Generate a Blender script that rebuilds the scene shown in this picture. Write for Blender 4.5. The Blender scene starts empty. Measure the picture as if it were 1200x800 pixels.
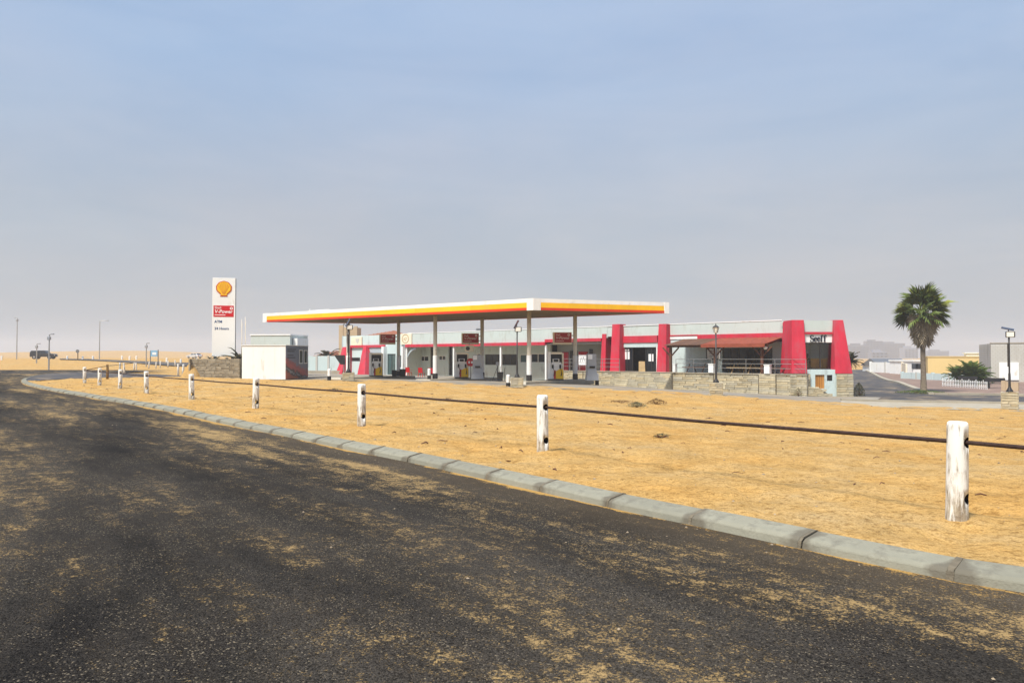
import bpy, bmesh, math, random
import numpy as np
from mathutils import Vector, Matrix, Euler
random.seed(7)
RNG = np.random.default_rng(7)
SC = bpy.context.scene
COL = SC.collection
R = math.radians
F = 867.0            # focal length in pixels of the 1200 px wide photograph
EYE = 1.5            # eye height over the sand
HY = 418.0           # horizon row of the photograph

# ------------------------------------------------------------------ camera
cd = bpy.data.cameras.new('camera'); cam = bpy.data.objects.new('camera', cd); COL.objects.link(cam)
cd.sensor_width = 36; cd.lens = 36 * F / 1200
cam.location = (0, 0, EYE)
cam.rotation_euler = (R(90) + math.atan(18 / F), 0, 0)
cd.clip_start = 0.1; cd.clip_end = 6000
SC.camera = cam

# ------------------------------------------------------------------ view, render
SC.view_settings.view_transform = 'Standard'; SC.view_settings.look = 'None'
SC.view_settings.exposure = 0.45; SC.view_settings.gamma = 1
SC.cycles.use_denoising = True
SC.cycles.max_bounces = 6; SC.cycles.diffuse_bounces = 3; SC.cycles.glossy_bounces = 2
SC.cycles.transmission_bounces = 4; SC.cycles.transparent_max_bounces = 8; SC.cycles.volume_bounces = 1
SC.cycles.caustics_reflective = False; SC.cycles.caustics_refractive = False

# ------------------------------------------------------------------ sun and sky
SUN_AZ = Vector((-0.62, -0.785)).normalized()      # horizontal direction towards the sun
SUN_EL = R(57)
sl = bpy.data.lights.new('sun', 'SUN'); sl.energy = 4.3; sl.angle = R(12.0); sl.color = (1.0, 0.94, 0.84)
so = bpy.data.objects.new('sun', sl); COL.objects.link(so)
sd = Vector((SUN_AZ.x * math.cos(SUN_EL), SUN_AZ.y * math.cos(SUN_EL), math.sin(SUN_EL)))
so.rotation_euler = sd.to_track_quat('Z', 'Y').to_euler(); so.location = (-20, -20, 40)

W = bpy.data.worlds.new("World"); SC.world = W; W.use_nodes = True
nt = W.node_tree; nt.nodes.clear()
def N(tree, t, **kw):
    n = tree.nodes.new(t)
    for k, v in kw.items(): setattr(n, k, v)
    return n
out = N(nt, 'ShaderNodeOutputWorld'); mix = N(nt, 'ShaderNodeMixShader')
bg1 = N(nt, 'ShaderNodeBackground'); bg2 = N(nt, 'ShaderNodeBackground')
sky = N(nt, 'ShaderNodeTexSky', sky_type='NISHITA', sun_disc=False, sun_elevation=SUN_EL, sun_rotation=math.atan2(SUN_AZ.x, SUN_AZ.y))
sky.air_density = 1.2; sky.dust_density = 3.0
nt.links.new(sky.outputs[0], bg1.inputs[0]); bg1.inputs[1].default_value = 0.08
tc = N(nt, 'ShaderNodeTexCoord'); sep = N(nt, 'ShaderNodeSeparateXYZ'); nt.links.new(tc.outputs['Generated'], sep.inputs[0])
ramp = N(nt, 'ShaderNodeValToRGB')                 # fog bank: grey mauve low, bluish above
cr = ramp.color_ramp
cr.elements[0].position = 0.0; cr.elements[0].color = (0.465, 0.47, 0.485, 1)
cr.elements[1].position = 0.60; cr.elements[1].color = (0.34, 0.47, 0.70, 1)
for p, c in ((0.06, (0.455, 0.462, 0.485, 1)), (0.18, (0.445, 0.475, 0.53, 1)), (0.34, (0.40, 0.49, 0.64, 1))):
    e = cr.elements.new(p); e.color = c
nt.links.new(sep.outputs[2], ramp.inputs[0])
mp = N(nt, 'ShaderNodeMapping'); mp.inputs['Scale'].default_value = (1.6, 1.6, 4.0)
nt.links.new(tc.outputs['Generated'], mp.inputs[0])
nz = N(nt, 'ShaderNodeTexNoise'); nz.inputs['Scale'].default_value = 1.3; nz.inputs['Detail'].default_value = 5; nz.inputs['Roughness'].default_value = 0.5
nt.links.new(mp.outputs[0], nz.inputs['Vector'])
cr2 = N(nt, 'ShaderNodeValToRGB')
cr2.color_ramp.elements[0].position = 0.32; cr2.color_ramp.elements[0].color = (0.90, 0.985, 1.04, 1)
cr2.color_ramp.elements[1].position = 0.68; cr2.color_ramp.elements[1].color = (1.045, 1.03, 1.02, 1)
nt.links.new(nz.outputs[0], cr2.inputs[0])
mul = N(nt, 'ShaderNodeMix', data_type='RGBA', blend_type='MULTIPLY'); mul.inputs[0].default_value = 1
nt.links.new(ramp.outputs[0], mul.inputs[6]); nt.links.new(cr2.outputs[0], mul.inputs[7])
mp2 = N(nt, 'ShaderNodeMapping'); mp2.inputs['Scale'].default_value = (1.2, 1.2, 5.5); mp2.inputs['Rotation'].default_value = (R(8), R(14), 0)
nt.links.new(tc.outputs['Generated'], mp2.inputs[0])
nz2 = N(nt, 'ShaderNodeTexNoise'); nz2.inputs['Scale'].default_value = 2.6; nz2.inputs['Detail'].default_value = 8; nz2.inputs['Roughness'].default_value = 0.58; nz2.inputs['Distortion'].default_value = 0.5
nt.links.new(mp2.outputs[0], nz2.inputs['Vector'])
cr3 = N(nt, 'ShaderNodeValToRGB')                  # thin veils of drifting fog
cr3.color_ramp.elements[0].position = 0.34; cr3.color_ramp.elements[0].color = (0.935, 0.955, 0.985, 1)
cr3.color_ramp.elements[1].position = 0.70; cr3.color_ramp.elements[1].color = (1.085, 1.055, 1.035, 1)
nt.links.new(nz2.outputs[0], cr3.inputs[0])
mul2 = N(nt, 'ShaderNodeMix', data_type='RGBA', blend_type='MULTIPLY'); mul2.inputs[0].default_value = 1
nt.links.new(mul.outputs[2], mul2.inputs[6]); nt.links.new(cr3.outputs[0], mul2.inputs[7])
nt.links.new(mul2.outputs[2], bg2.inputs[0]); bg2.inputs[1].default_value = 0.85
mix.inputs[0].default_value = 0.86
nt.links.new(bg1.outputs[0], mix.inputs[1]); nt.links.new(bg2.outputs[0], mix.inputs[2]); nt.links.new(mix.outputs[0], out.inputs[0])

# ------------------------------------------------------------------ helpers: materials
MATS = {}
def mat(name, col, rough=0.8, var=0.12, scale=3.0, bump=0.0, bscale=40.0, metal=0.0, dirt=None, dirt_amt=0.0, dirt_scale=1.5, spec=0.3, streak=1.0, alpha=None, per_obj=0.0):
    m = bpy.data.materials.new(name); m.use_nodes = True; t = m.node_tree
    b = t.nodes['Principled BSDF']; b.inputs['Roughness'].default_value = rough; b.inputs['Metallic'].default_value = metal
    b.inputs['Specular IOR Level'].default_value = spec
    co = N(t, 'ShaderNodeTexCoord'); mp = N(t, 'ShaderNodeMapping'); mp.inputs['Scale'].default_value = (1, 1, streak)
    t.links.new(co.outputs['Object'], mp.inputs[0])
    n = N(t, 'ShaderNodeTexNoise'); n.inputs['Scale'].default_value = scale; n.inputs['Detail'].default_value = 6; n.inputs['Roughness'].default_value = 0.6
    t.links.new(mp.outputs[0], n.inputs['Vector'])
    mr = N(t, 'ShaderNodeMapRange'); mr.inputs['From Min'].default_value = 0.3; mr.inputs['From Max'].default_value = 0.7
    mr.inputs['To Min'].default_value = 1 - var; mr.inputs['To Max'].default_value = 1 + var
    t.links.new(n.outputs[0], mr.inputs[0])
    mx = N(t, 'ShaderNodeVectorMath', operation='SCALE'); mx.inputs[0].default_value = col
    last = mr.outputs[0]
    if per_obj:
        oi = N(t, 'ShaderNodeObjectInfo'); m2 = N(t, 'ShaderNodeMapRange'); m2.inputs['To Min'].default_value = 1 - per_obj; m2.inputs['To Max'].default_value = 1 + per_obj
        t.links.new(oi.outputs['Random'], m2.inputs[0]); mm = N(t, 'ShaderNodeMath', operation='MULTIPLY')
        t.links.new(last, mm.inputs[0]); t.links.new(m2.outputs[0], mm.inputs[1]); last = mm.outputs[0]
    t.links.new(last, mx.inputs['Scale']); c = mx.outputs[0]
    if dirt:
        n2 = N(t, 'ShaderNodeTexNoise'); n2.inputs['Scale'].default_value = dirt_scale; n2.inputs['Detail'].default_value = 8; n2.inputs['Roughness'].default_value = 0.7
        t.links.new(mp.outputs[0], n2.inputs['Vector'])
        m3 = N(t, 'ShaderNodeMapRange'); m3.inputs['From Min'].default_value = 0.62 - dirt_amt * 0.3; m3.inputs['From Max'].default_value = 0.72 - dirt_amt * 0.15
        m3.inputs['To Max'].default_value = 0.85
        t.links.new(n2.outputs[0], m3.inputs[0])
        md = N(t, 'ShaderNodeMix', data_type='RGBA'); md.inputs[7].default_value = (*dirt, 1)
        t.links.new(m3.outputs[0], md.inputs[0]); t.links.new(c, md.inputs[6]); c = md.outputs[2]
    t.links.new(c, b.inputs['Base Color'])
    if bump:
        n4 = N(t, 'ShaderNodeTexNoise'); n4.inputs['Scale'].default_value = bscale; n4.inputs['Detail'].default_value = 5
        t.links.new(co.outputs['Object'], n4.inputs['Vector'])
        bp = N(t, 'ShaderNodeBump'); bp.inputs['Strength'].default_value = bump; bp.inputs['Distance'].default_value = 0.02
        t.links.new(n4.outputs[0], bp.inputs['Height']); t.links.new(bp.outputs[0], b.inputs['Normal'])
    MATS[name] = m
    return m

def kerb_ends(m):
    """wet-looking mortar stain smeared over each end of a kerb stone, with its own ragged outline"""
    t = m.node_tree; b = t.nodes['Principled BSDF']; src = b.inputs['Base Color'].links[0].from_socket
    co = N(t, 'ShaderNodeTexCoord'); sp = N(t, 'ShaderNodeSeparateXYZ'); t.links.new(co.outputs['Object'], sp.inputs[0])
    cb = N(t, 'ShaderNodeCombineXYZ'); t.links.new(sp.outputs[0], cb.inputs[0]); t.links.new(sp.outputs[1], cb.inputs[1])
    ln = N(t, 'ShaderNodeVectorMath', operation='LENGTH'); t.links.new(cb.outputs[0], ln.inputs[0])
    geo = N(t, 'ShaderNodeNewGeometry'); n = N(t, 'ShaderNodeTexNoise'); n.inputs['Scale'].default_value = 4.0; n.inputs['Detail'].default_value = 6
    t.links.new(geo.outputs['Position'], n.inputs['Vector'])
    a = N(t, 'ShaderNodeMath', operation='MULTIPLY_ADD'); t.links.new(n.outputs[0], a.inputs[0]); a.inputs[1].default_value = 0.42; t.links.new(ln.outputs['Value'], a.inputs[2])
    r = N(t, 'ShaderNodeMapRange'); r.inputs['From Min'].default_value = 0.70; r.inputs['From Max'].default_value = 0.77; r.inputs['To Max'].default_value = 0.75; t.links.new(a.outputs[0], r.inputs[0])
    mx = N(t, 'ShaderNodeMix', data_type='RGBA'); mx.inputs[7].default_value = (0.115, 0.098, 0.072, 1)
    t.links.new(r.outputs[0], mx.inputs[0]); t.links.new(src, mx.inputs[6]); t.links.new(mx.outputs[2], b.inputs['Base Color'])
SAND = (0.56, 0.335, 0.135)
def sand_mat():
    m = bpy.data.materials.new('sand'); m.use_nodes = True; t = m.node_tree; b = t.nodes['Principled BSDF']
    b.inputs['Roughness'].default_value = 0.95; b.inputs['Specular IOR Level'].default_value = 0.1
    co = N(t, 'ShaderNodeTexCoord')
    def noise(s, d=6, r=0.6):
        n = N(t, 'ShaderNodeTexNoise'); n.inputs['Scale'].default_value = s; n.inputs['Detail'].default_value = d; n.inputs['Roughness'].default_value = r
        t.links.new(co.outputs['Object'], n.inputs['Vector']); return n.outputs[0]
    def ramp(src, els):
        r = N(t, 'ShaderNodeValToRGB'); r.color_ramp.elements[0].position, r.color_ramp.elements[0].color = els[0][0], (*els[0][1], 1)
        r.color_ramp.elements[1].position, r.color_ramp.elements[1].color = els[1][0], (*els[1][1], 1)
        for p, c in els[2:]: e = r.color_ramp.elements.new(p); e.color = (*c, 1)
        t.links.new(src, r.inputs[0]); return r.outputs[0]
    a = ramp(noise(0.45, 8, 0.7), [(0.36, (0.570, 0.340, 0.108)), (0.66, (0.530, 0.380, 0.185)), (0.50, (0.565, 0.366, 0.138))])
    g = ramp(noise(1.3, 8, 0.7), [(0.36, (0.80, 0.77, 0.72)), (0.60, (1.06, 1.03, 1.0))])
    h = ramp(noise(55, 3, 0.7), [(0.36, (0.70, 0.67, 0.62)), (0.56, (1.05, 1.05, 1.05))])
    s = ramp(noise(14, 4, 0.7), [(0.37, (0.62, 0.58, 0.52)), (0.50, (1, 1, 1))])
    c = a
    for k in (g, h, s):
        mm = N(t, 'ShaderNodeMix', data_type='RGBA', blend_type='MULTIPLY'); mm.inputs[0].default_value = 1
        t.links.new(c, mm.inputs[6]); t.links.new(k, mm.inputs[7]); c = mm.outputs[2]
    t.links.new(c, b.inputs['Base Color'])
    ad = N(t, 'ShaderNodeMath', operation='MULTIPLY_ADD'); t.links.new(noise(5, 6, 0.65), ad.inputs[0]); ad.inputs[1].default_value = 4.0
    t.links.new(noise(60, 4, 0.7), ad.inputs[2])
    bp = N(t, 'ShaderNodeBump'); bp.inputs['Strength'].default_value = 0.75; bp.inputs['Distance'].default_value = 0.018
    t.links.new(ad.outputs[0], bp.inputs['Height']); t.links.new(bp.outputs[0], b.inputs['Normal'])
    return m

ROADOFF = 3.7
def asphalt_mat():
    m = bpy.data.materials.new('asphalt'); m.use_nodes = True; t = m.node_tree; b = t.nodes['Principled BSDF']
    b.inputs['Roughness'].default_value = 0.95; b.inputs['Specular IOR Level'].default_value = 0.10
    co = N(t, 'ShaderNodeTexCoord')
    rot = N(t, 'ShaderNodeMapping'); rot.inputs['Rotation'].default_value = (0, 0, R(51)); rot.inputs['Location'].default_value = (ROADOFF, 0, 0); t.links.new(co.outputs['Object'], rot.inputs[0])
    st = N(t, 'ShaderNodeMapping'); st.inputs['Scale'].default_value = (0.20, 1.0, 1); t.links.new(rot.outputs[0], st.inputs[0])
    def noise(s, d=5, r=0.6, vec=None):
        n = N(t, 'ShaderNodeTexNoise'); n.inputs['Scale'].default_value = s; n.inputs['Detail'].default_value = d; n.inputs['Roughness'].default_value = r
        t.links.new(vec or co.outputs['Object'], n.inputs['Vector']); return n.outputs[0]
    def mrange(src, a, bb, lo=0.0, hi=1.0):
        r = N(t, 'ShaderNodeMapRange'); r.inputs['From Min'].default_value = a; r.inputs['From Max'].default_value = bb
        r.inputs['To Min'].default_value = lo; r.inputs['To Max'].default_value = hi; t.links.new(src, r.inputs[0]); return r.outputs[0]
    def math_(op, x, y):
        n = N(t, 'ShaderNodeMath', operation=op)
        for i, v in enumerate((x, y)):
            if isinstance(v, (int, float)): n.inputs[i].default_value = v
            else: t.links.new(v, n.inputs[i])
        return n.outputs[0]
    def mixc(f, a, bb):
        n = N(t, 'ShaderNodeMix', data_type='RGBA')
        for i, v in ((0, f), (6, a), (7, bb)):
            if isinstance(v, tuple): n.inputs[i].default_value = (*v, 1)
            elif isinstance(v, (int, float)): n.inputs[i].default_value = v
            else: t.links.new(v, n.inputs[i])
        return n.outputs[2]
    base = mixc(mrange(noise(0.5, 5, 0.6, st.outputs[0]), 0.36, 0.66), (0.014, 0.0122, 0.0105), (0.052, 0.0455, 0.038))
    # aggregate: light and dark stones
    v = N(t, 'ShaderNodeTexVoronoi'); v.inputs['Scale'].default_value = 105; t.links.new(co.outputs['Object'], v.inputs['Vector'])
    sepc = N(t, 'ShaderNodeSeparateColor'); t.links.new(v.outputs['Color'], sepc.inputs[0])
    agg = mrange(sepc.outputs[0], 0.0, 1.0, 0.2, 1.9)
    sc = N(t, 'ShaderNodeVectorMath', operation='SCALE'); t.links.new(base, sc.inputs[0]); t.links.new(agg, sc.inputs['Scale'])
    c = sc.outputs[0]
    chip = math_('GREATER_THAN', math_('ADD', sepc.outputs[1], mrange(noise(0.9, 5, 0.7), 0.35, 0.65, -0.10, 0.07)), 0.94)
    c = mixc(math_('MULTIPLY', chip, mrange(sepc.outputs[2], 0, 1, 0.15, 0.9)), c, (0.25, 0.205, 0.14))
    # blown sand lying between the stones, in drifts along the road
    drift = math_('ADD', math_('MULTIPLY', noise(0.55, 6, 0.65, st.outputs[0]), 0.62), math_('MULTIPLY', noise(3.4, 6, 0.7, st.outputs[0]), 0.38))
    fine = math_('ADD', math_('MULTIPLY', noise(52, 4, 0.8), 0.60), math_('MULTIPLY', noise(6, 6, 0.75), 0.40))
    # distance to the kerb, stored on the sheet as a real attribute
    at = N(t, 'ShaderNodeAttribute'); at.attribute_name = 'kerb_dist'
    dist = at.outputs['Fac']
    wob = math_('ADD', dist, math_('MULTIPLY', math_('SUBTRACT', noise(1.1, 5, 0.65), 0.5), 0.75))
    band = math_('MULTIPLY', mrange(wob, 0.42, 0.72), mrange(wob, 0.80, 1.9, 1.0, 0.0))
    gw = math_('ADD', dist, math_('MULTIPLY', math_('SUBTRACT', noise(1.3, 7, 0.72, st.outputs[0]), 0.5), 0.95))
    gut = mrange(gw, -0.05, 0.12, 1.0, 0.0)
    lvl = math_('ADD', mrange(drift, 0.38, 0.64, 0.0, 0.222), math_('MULTIPLY', band, 0.056))
    lvl = math_('ADD', lvl, math_('MULTIPLY', gut, 0.45))
    th = math_('ADD', fine, lvl)
    f = mrange(th, 0.655, 0.72)
    c = mixc(math_('MULTIPLY', mrange(dist, 0.0, 1.1, 1.0, 0.0), 0.34), c, (0.17, 0.125, 0.075))
    c = mixc(math_('MULTIPLY', f, 0.93), c, mixc(mrange(dist, 0.1, 0.5), (0.52, 0.31, 0.09), (0.44, 0.295, 0.125)))
    dust = mrange(drift, 0.42, 0.72, 0.0, 0.22)
    c = mixc(dust, c, (0.16, 0.125, 0.085))
    t.links.new(c, b.inputs['Base Color'])
    hgt = math_('ADD', math_('MULTIPLY', v.outputs['Distance'], -1.0), math_('MULTIPLY', f, 0.4))
    bp = N(t, 'ShaderNodeBump'); bp.inputs['Strength'].default_value = 0.8; bp.inputs['Distance'].default_value = 0.012
    t.links.new(hgt, bp.inputs['Height']); t.links.new(bp.outputs[0], b.inputs['Normal'])
    return m

M_SAND = sand_mat(); M_ASPH = asphalt_mat()
mat('far_asphalt', (0.060, 0.058, 0.060), 0.9, 0.25, 0.4, dirt=(0.34, 0.25, 0.15), dirt_amt=0.35, dirt_scale=0.5)
mat('forecourt', (0.25, 0.225, 0.185), 0.9, 0.25, 0.5, dirt=(0.38, 0.28, 0.16), dirt_amt=0.45, dirt_scale=0.35)
mat('concrete', (0.37, 0.33, 0.255), 0.9, 0.15, 1.2, 0.3, 30, dirt=(0.30, 0.23, 0.14), dirt_amt=0.25)
mat('kerb', (0.245, 0.236, 0.182), 0.9, 0.14, 2.2, 0.4, 55, dirt=(0.15, 0.14, 0.11), dirt_amt=0.30, dirt_scale=2.6, per_obj=0.08)
kerb_ends(MATS['kerb'])
mat('mortar', (0.165, 0.14, 0.10), 0.95, 0.3, 12, 0.6, 60)
mat('white_paint', (0.80, 0.815, 0.80), 0.55, 0.05, 0.8, dirt=(0.60, 0.55, 0.46), dirt_amt=0.16, streak=0.4)
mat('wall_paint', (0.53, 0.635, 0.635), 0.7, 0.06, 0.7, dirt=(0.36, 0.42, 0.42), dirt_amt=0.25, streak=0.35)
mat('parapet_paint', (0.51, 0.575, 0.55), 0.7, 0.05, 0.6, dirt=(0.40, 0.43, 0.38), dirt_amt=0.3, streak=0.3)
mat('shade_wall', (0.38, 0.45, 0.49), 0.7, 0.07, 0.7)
mat('red_paint', (0.53, 0.024, 0.052), 0.65, 0.16, 1.4, 0.25, 14, dirt=(0.42, 0.075, 0.10), dirt_amt=0.5, dirt_scale=1.6, streak=0.35)
mat('cream', (0.78, 0.70, 0.54), 0.6, 0.05)
mat('sign_red', (0.55, 0.012, 0.018), 0.4, 0.03)
mat('sign_dark_red', (0.36, 0.012, 0.016), 0.4, 0.03)
mat('logo_yellow', (0.86, 0.50, 0.012), 0.4, 0.04)
mat('logo_red', (0.50, 0.06, 0.012), 0.4, 0.04)
mat('print_white', (0.85, 0.85, 0.85), 0.4, 0.02)
mat('print_blue', (0.02, 0.07, 0.20), 0.5, 0.02)
mat('print_black', (0.015, 0.02, 0.04), 0.5, 0.02)
mat('band_white', (0.80, 0.80, 0.78), 0.4, 0.05, dirt=(0.60, 0.55, 0.46), dirt_amt=0.2, per_obj=0.05)
mat('band_yellow', (0.88, 0.50, 0.015), 0.4, 0.06, dirt=(0.74, 0.42, 0.05), dirt_amt=0.25, per_obj=0.06)
mat('band_red', (0.66, 0.045, 0.015), 0.4, 0.06, per_obj=0.07)
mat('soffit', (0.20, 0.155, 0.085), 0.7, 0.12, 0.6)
mat('column', (0.68, 0.64, 0.54), 0.6, 0.06, dirt=(0.34, 0.30, 0.22), dirt_amt=0.2)
mat('rubber', (0.018, 0.018, 0.018), 0.7, 0.15)
mat('black_metal', (0.022, 0.021, 0.022), 0.45, 0.2, spec=0.5)
mat('rust', (0.045, 0.024, 0.018), 0.75, 0.4, 14, 0.3, 90)
mat('grey_metal', (0.34, 0.36, 0.39), 0.4, 0.08, metal=0.2, spec=0.5)
mat('side_metal', (0.13, 0.135, 0.145), 0.45, 0.08, spec=0.5)
mat('galv', (0.36, 0.36, 0.35), 0.45, 0.1, metal=0.5, spec=0.5)
mat('rail_metal', (0.27, 0.27, 0.26), 0.4, 0.08, metal=0.4, spec=0.5)
mat('pump_yellow', (0.85, 0.52, 0.01), 0.35, 0.05)
mat('pump_red', (0.55, 0.03, 0.02), 0.4, 0.05)
mat('glass_dark', (0.016, 0.020, 0.024), 0.10, 0.2, spec=0.35)
mat('glass_green', (0.05, 0.095, 0.095), 0.10, 0.2, spec=0.5)
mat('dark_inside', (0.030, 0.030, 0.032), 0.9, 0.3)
mat('timber', (0.115, 0.050, 0.030), 0.75, 0.3, 4, 0.3, 30)
mat('timber_roof', (0.125, 0.062, 0.036), 0.8, 0.3, 2, 0.3, 30, per_obj=0.18)
mat('sheet_roof', (0.26, 0.062, 0.034), 0.7, 0.25, 1.6)
mat('pale_wood', (0.42, 0.30, 0.15), 0.8, 0.2, 4)
mat('orange_wood', (0.45, 0.20, 0.045), 0.6, 0.25, 3, streak=0.3)
mat('stone_a', (0.43, 0.38, 0.265), 0.9, 0.22, 4, 0.6, 20, per_obj=0.16)
mat('stone_b', (0.39, 0.355, 0.27), 0.9, 0.22, 4, 0.6, 20, per_obj=0.16)
mat('stone_c', (0.46, 0.385, 0.245), 0.9, 0.22, 4, 0.6, 20, per_obj=0.15)
mat('stone_d', (0.285, 0.25, 0.185), 0.9, 0.25, 4, 0.6, 20, per_obj=0.25)
mat('stone_core', (0.15, 0.125, 0.085), 0.95, 0.25, 3)
mat('tan_plaster', (0.50, 0.385, 0.25), 0.85, 0.08, 1)
mat('roof_tile', (0.38, 0.155, 0.095), 0.8, 0.2, 1.5)
mat('yellow_plaster', (0.70, 0.52, 0.23), 0.85, 0.06, 0.5)
mat('block_grey', (0.50, 0.495, 0.455), 0.9, 0.10, 0.6, dirt=(0.36, 0.35, 0.31), dirt_amt=0.35, dirt_scale=0.4, streak=0.3)
mat('brick_paving', (0.22, 0.150, 0.120), 0.9, 0.2, 0.8, dirt=(0.36, 0.26, 0.18), dirt_amt=0.3, dirt_scale=0.6)
mat('town_a', (0.11, 0.115, 0.14), 0.9, 0.08, 0.05)
mat('town_b', (0.22, 0.24, 0.29), 0.9, 0.08, 0.05)
mat('town_win', (0.05, 0.06, 0.075), 0.3, 0.1)
mat('palm_green', (0.085, 0.118, 0.022), 0.6, 0.35, 2.5, per_obj=0.35)
mat('palm_light', (0.20, 0.22, 0.035), 0.6, 0.3, 2.5, per_obj=0.3)
mat('palm_dead', (0.40, 0.33, 0.225), 0.9, 0.3, 3, per_obj=0.35)
mat('palm_bark', (0.205, 0.165, 0.120), 0.95, 0.25, 5, 0.8, 14)
mat('bush_green', (0.095, 0.145, 0.030), 0.7, 0.35, 3, per_obj=0.25)
mat('dry_plant', (0.24, 0.15, 0.06), 0.9, 0.35, 9)
mat('grey_plant', (0.17, 0.155, 0.085), 0.9, 0.35, 9)
mat('aloe', (0.085, 0.085, 0.055), 0.7, 0.3, 3)
mat('pebble', (0.30, 0.235, 0.16), 0.9, 0.5, 3)
mat('car_black', (0.012, 0.012, 0.014), 0.25, 0.05, spec=0.6)
mat('car_silver', (0.62, 0.64, 0.66), 0.3, 0.05, metal=0.3, spec=0.6)
mat('lamp_glass', (0.75, 0.74, 0.68), 0.2, 0.03, spec=0.5)
mat('solar', (0.02, 0.025, 0.05), 0.2, 0.05, spec=0.6)
mat('wood_post', (0.20, 0.115, 0.035), 0.85, 0.3, 6, streak=0.2)
mat('hole', (0.012, 0.010, 0.009), 0.95, 0.3)
mat('blue_sign', (0.20, 0.42, 0.62), 0.5, 0.04)
mat('grass_green', (0.08, 0.12, 0.03), 0.8, 0.3, 5)
mat('kerb_paint', (0.70, 0.68, 0.64), 0.8, 0.1)

def clear_glass():
    m = bpy.data.materials.new('glass_clear'); m.use_nodes = True; t = m.node_tree; t.nodes.remove(t.nodes['Principled BSDF'])
    tr = N(t, 'ShaderNodeBsdfTransparent'); tr.inputs[0].default_value = (0.92, 0.95, 0.95, 1); gl = N(t, 'ShaderNodeBsdfGlossy'); gl.inputs['Roughness'].default_value = 0.03
    fr = N(t, 'ShaderNodeFresnel'); fr.inputs[0].default_value = 1.45; mx = N(t, 'ShaderNodeMixShader')
    t.links.new(fr.outputs[0], mx.inputs[0]); t.links.new(tr.outputs[0], mx.inputs[1]); t.links.new(gl.outputs[0], mx.inputs[2]); t.links.new(mx.outputs[0], t.nodes['Material Output'].inputs[0]); MATS['glass_clear'] = m
clear_glass()
def post_mat():
    """white paint worn through to grey timber, mostly near the foot and in upright streaks"""
    m = bpy.data.materials.new('worn_white_post'); m.use_nodes = True; t = m.node_tree; b = t.nodes['Principled BSDF']
    b.inputs['Roughness'].default_value = 0.7
    co = N(t, 'ShaderNodeTexCoord'); oi = N(t, 'ShaderNodeObjectInfo')
    add = N(t, 'ShaderNodeVectorMath', operation='ADD'); sc = N(t, 'ShaderNodeVectorMath', operation='SCALE')
    cmb = N(t, 'ShaderNodeCombineXYZ'); 
    for i in range(3): t.links.new(oi.outputs['Random'], cmb.inputs[i])
    t.links.new(cmb.outputs[0], sc.inputs[0]); sc.inputs['Scale'].default_value = 37.0
    t.links.new(co.outputs['Object'], add.inputs[0]); t.links.new(sc.outputs[0], add.inputs[1])
    mp = N(t, 'ShaderNodeMapping'); mp.inputs['Scale'].default_value = (1, 1, 0.16); t.links.new(add.outputs[0], mp.inputs[0])
    n = N(t, 'ShaderNodeTexNoise'); n.inputs['Scale'].default_value = 16; n.inputs['Detail'].default_value = 8; n.inputs['Roughness'].default_value = 0.7
    t.links.new(mp.outputs[0], n.inputs['Vector'])
    n2 = N(t, 'ShaderNodeTexNoise'); n2.inputs['Scale'].default_value = 9; n2.inputs['Detail'].default_value = 8; n2.inputs['Roughness'].default_value = 0.7
    t.links.new(add.outputs[0], n2.inputs['Vector'])
    sp = N(t, 'ShaderNodeSeparateXYZ'); t.links.new(co.outputs['Object'], sp.inputs[0])
    hr = N(t, 'ShaderNodeMapRange'); hr.inputs['From Min'].default_value = 0.0; hr.inputs['From Max'].default_value = 0.75; hr.inputs['To Min'].default_value = 0.18; hr.inputs['To Max'].default_value = 0.005
    t.links.new(sp.outputs[2], hr.inputs[0])
    a = N(t, 'ShaderNodeMath', operation='ADD'); t.links.new(n.outputs[0], a.inputs[0]); t.links.new(hr.outputs[0], a.inputs[1])
    r = N(t, 'ShaderNodeMapRange'); r.inputs['From Min'].default_value = 0.55; r.inputs['From Max'].default_value = 0.68; t.links.new(a.outputs[0], r.inputs[0])
    wc = N(t, 'ShaderNodeValToRGB'); wc.color_ramp.elements[0].color = (0.16, 0.12, 0.08, 1); wc.color_ramp.elements[1].color = (0.46, 0.40, 0.30, 1)
    wc.color_ramp.elements[0].position = 0.35; wc.color_ramp.elements[1].position = 0.6
    t.links.new(n2.outputs[0], wc.inputs[0])
    mx = N(t, 'ShaderNodeMix', data_type='RGBA'); mx.inputs[6].default_value = (0.80, 0.79, 0.74, 1)
    t.links.new(r.outputs[0], mx.inputs[0]); t.links.new(wc.outputs[0], mx.inputs[7]); t.links.new(mx.outputs[2], b.inputs['Base Color'])
    bp = N(t, 'ShaderNodeBump'); bp.inputs['Strength'].default_value = 0.5; bp.inputs['Distance'].default_value = 0.01
    t.links.new(a.outputs[0], bp.inputs['Height']); t.links.new(bp.outputs[0], b.inputs['Normal'])
    MATS['worn_white_post'] = m
post_mat()

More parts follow.
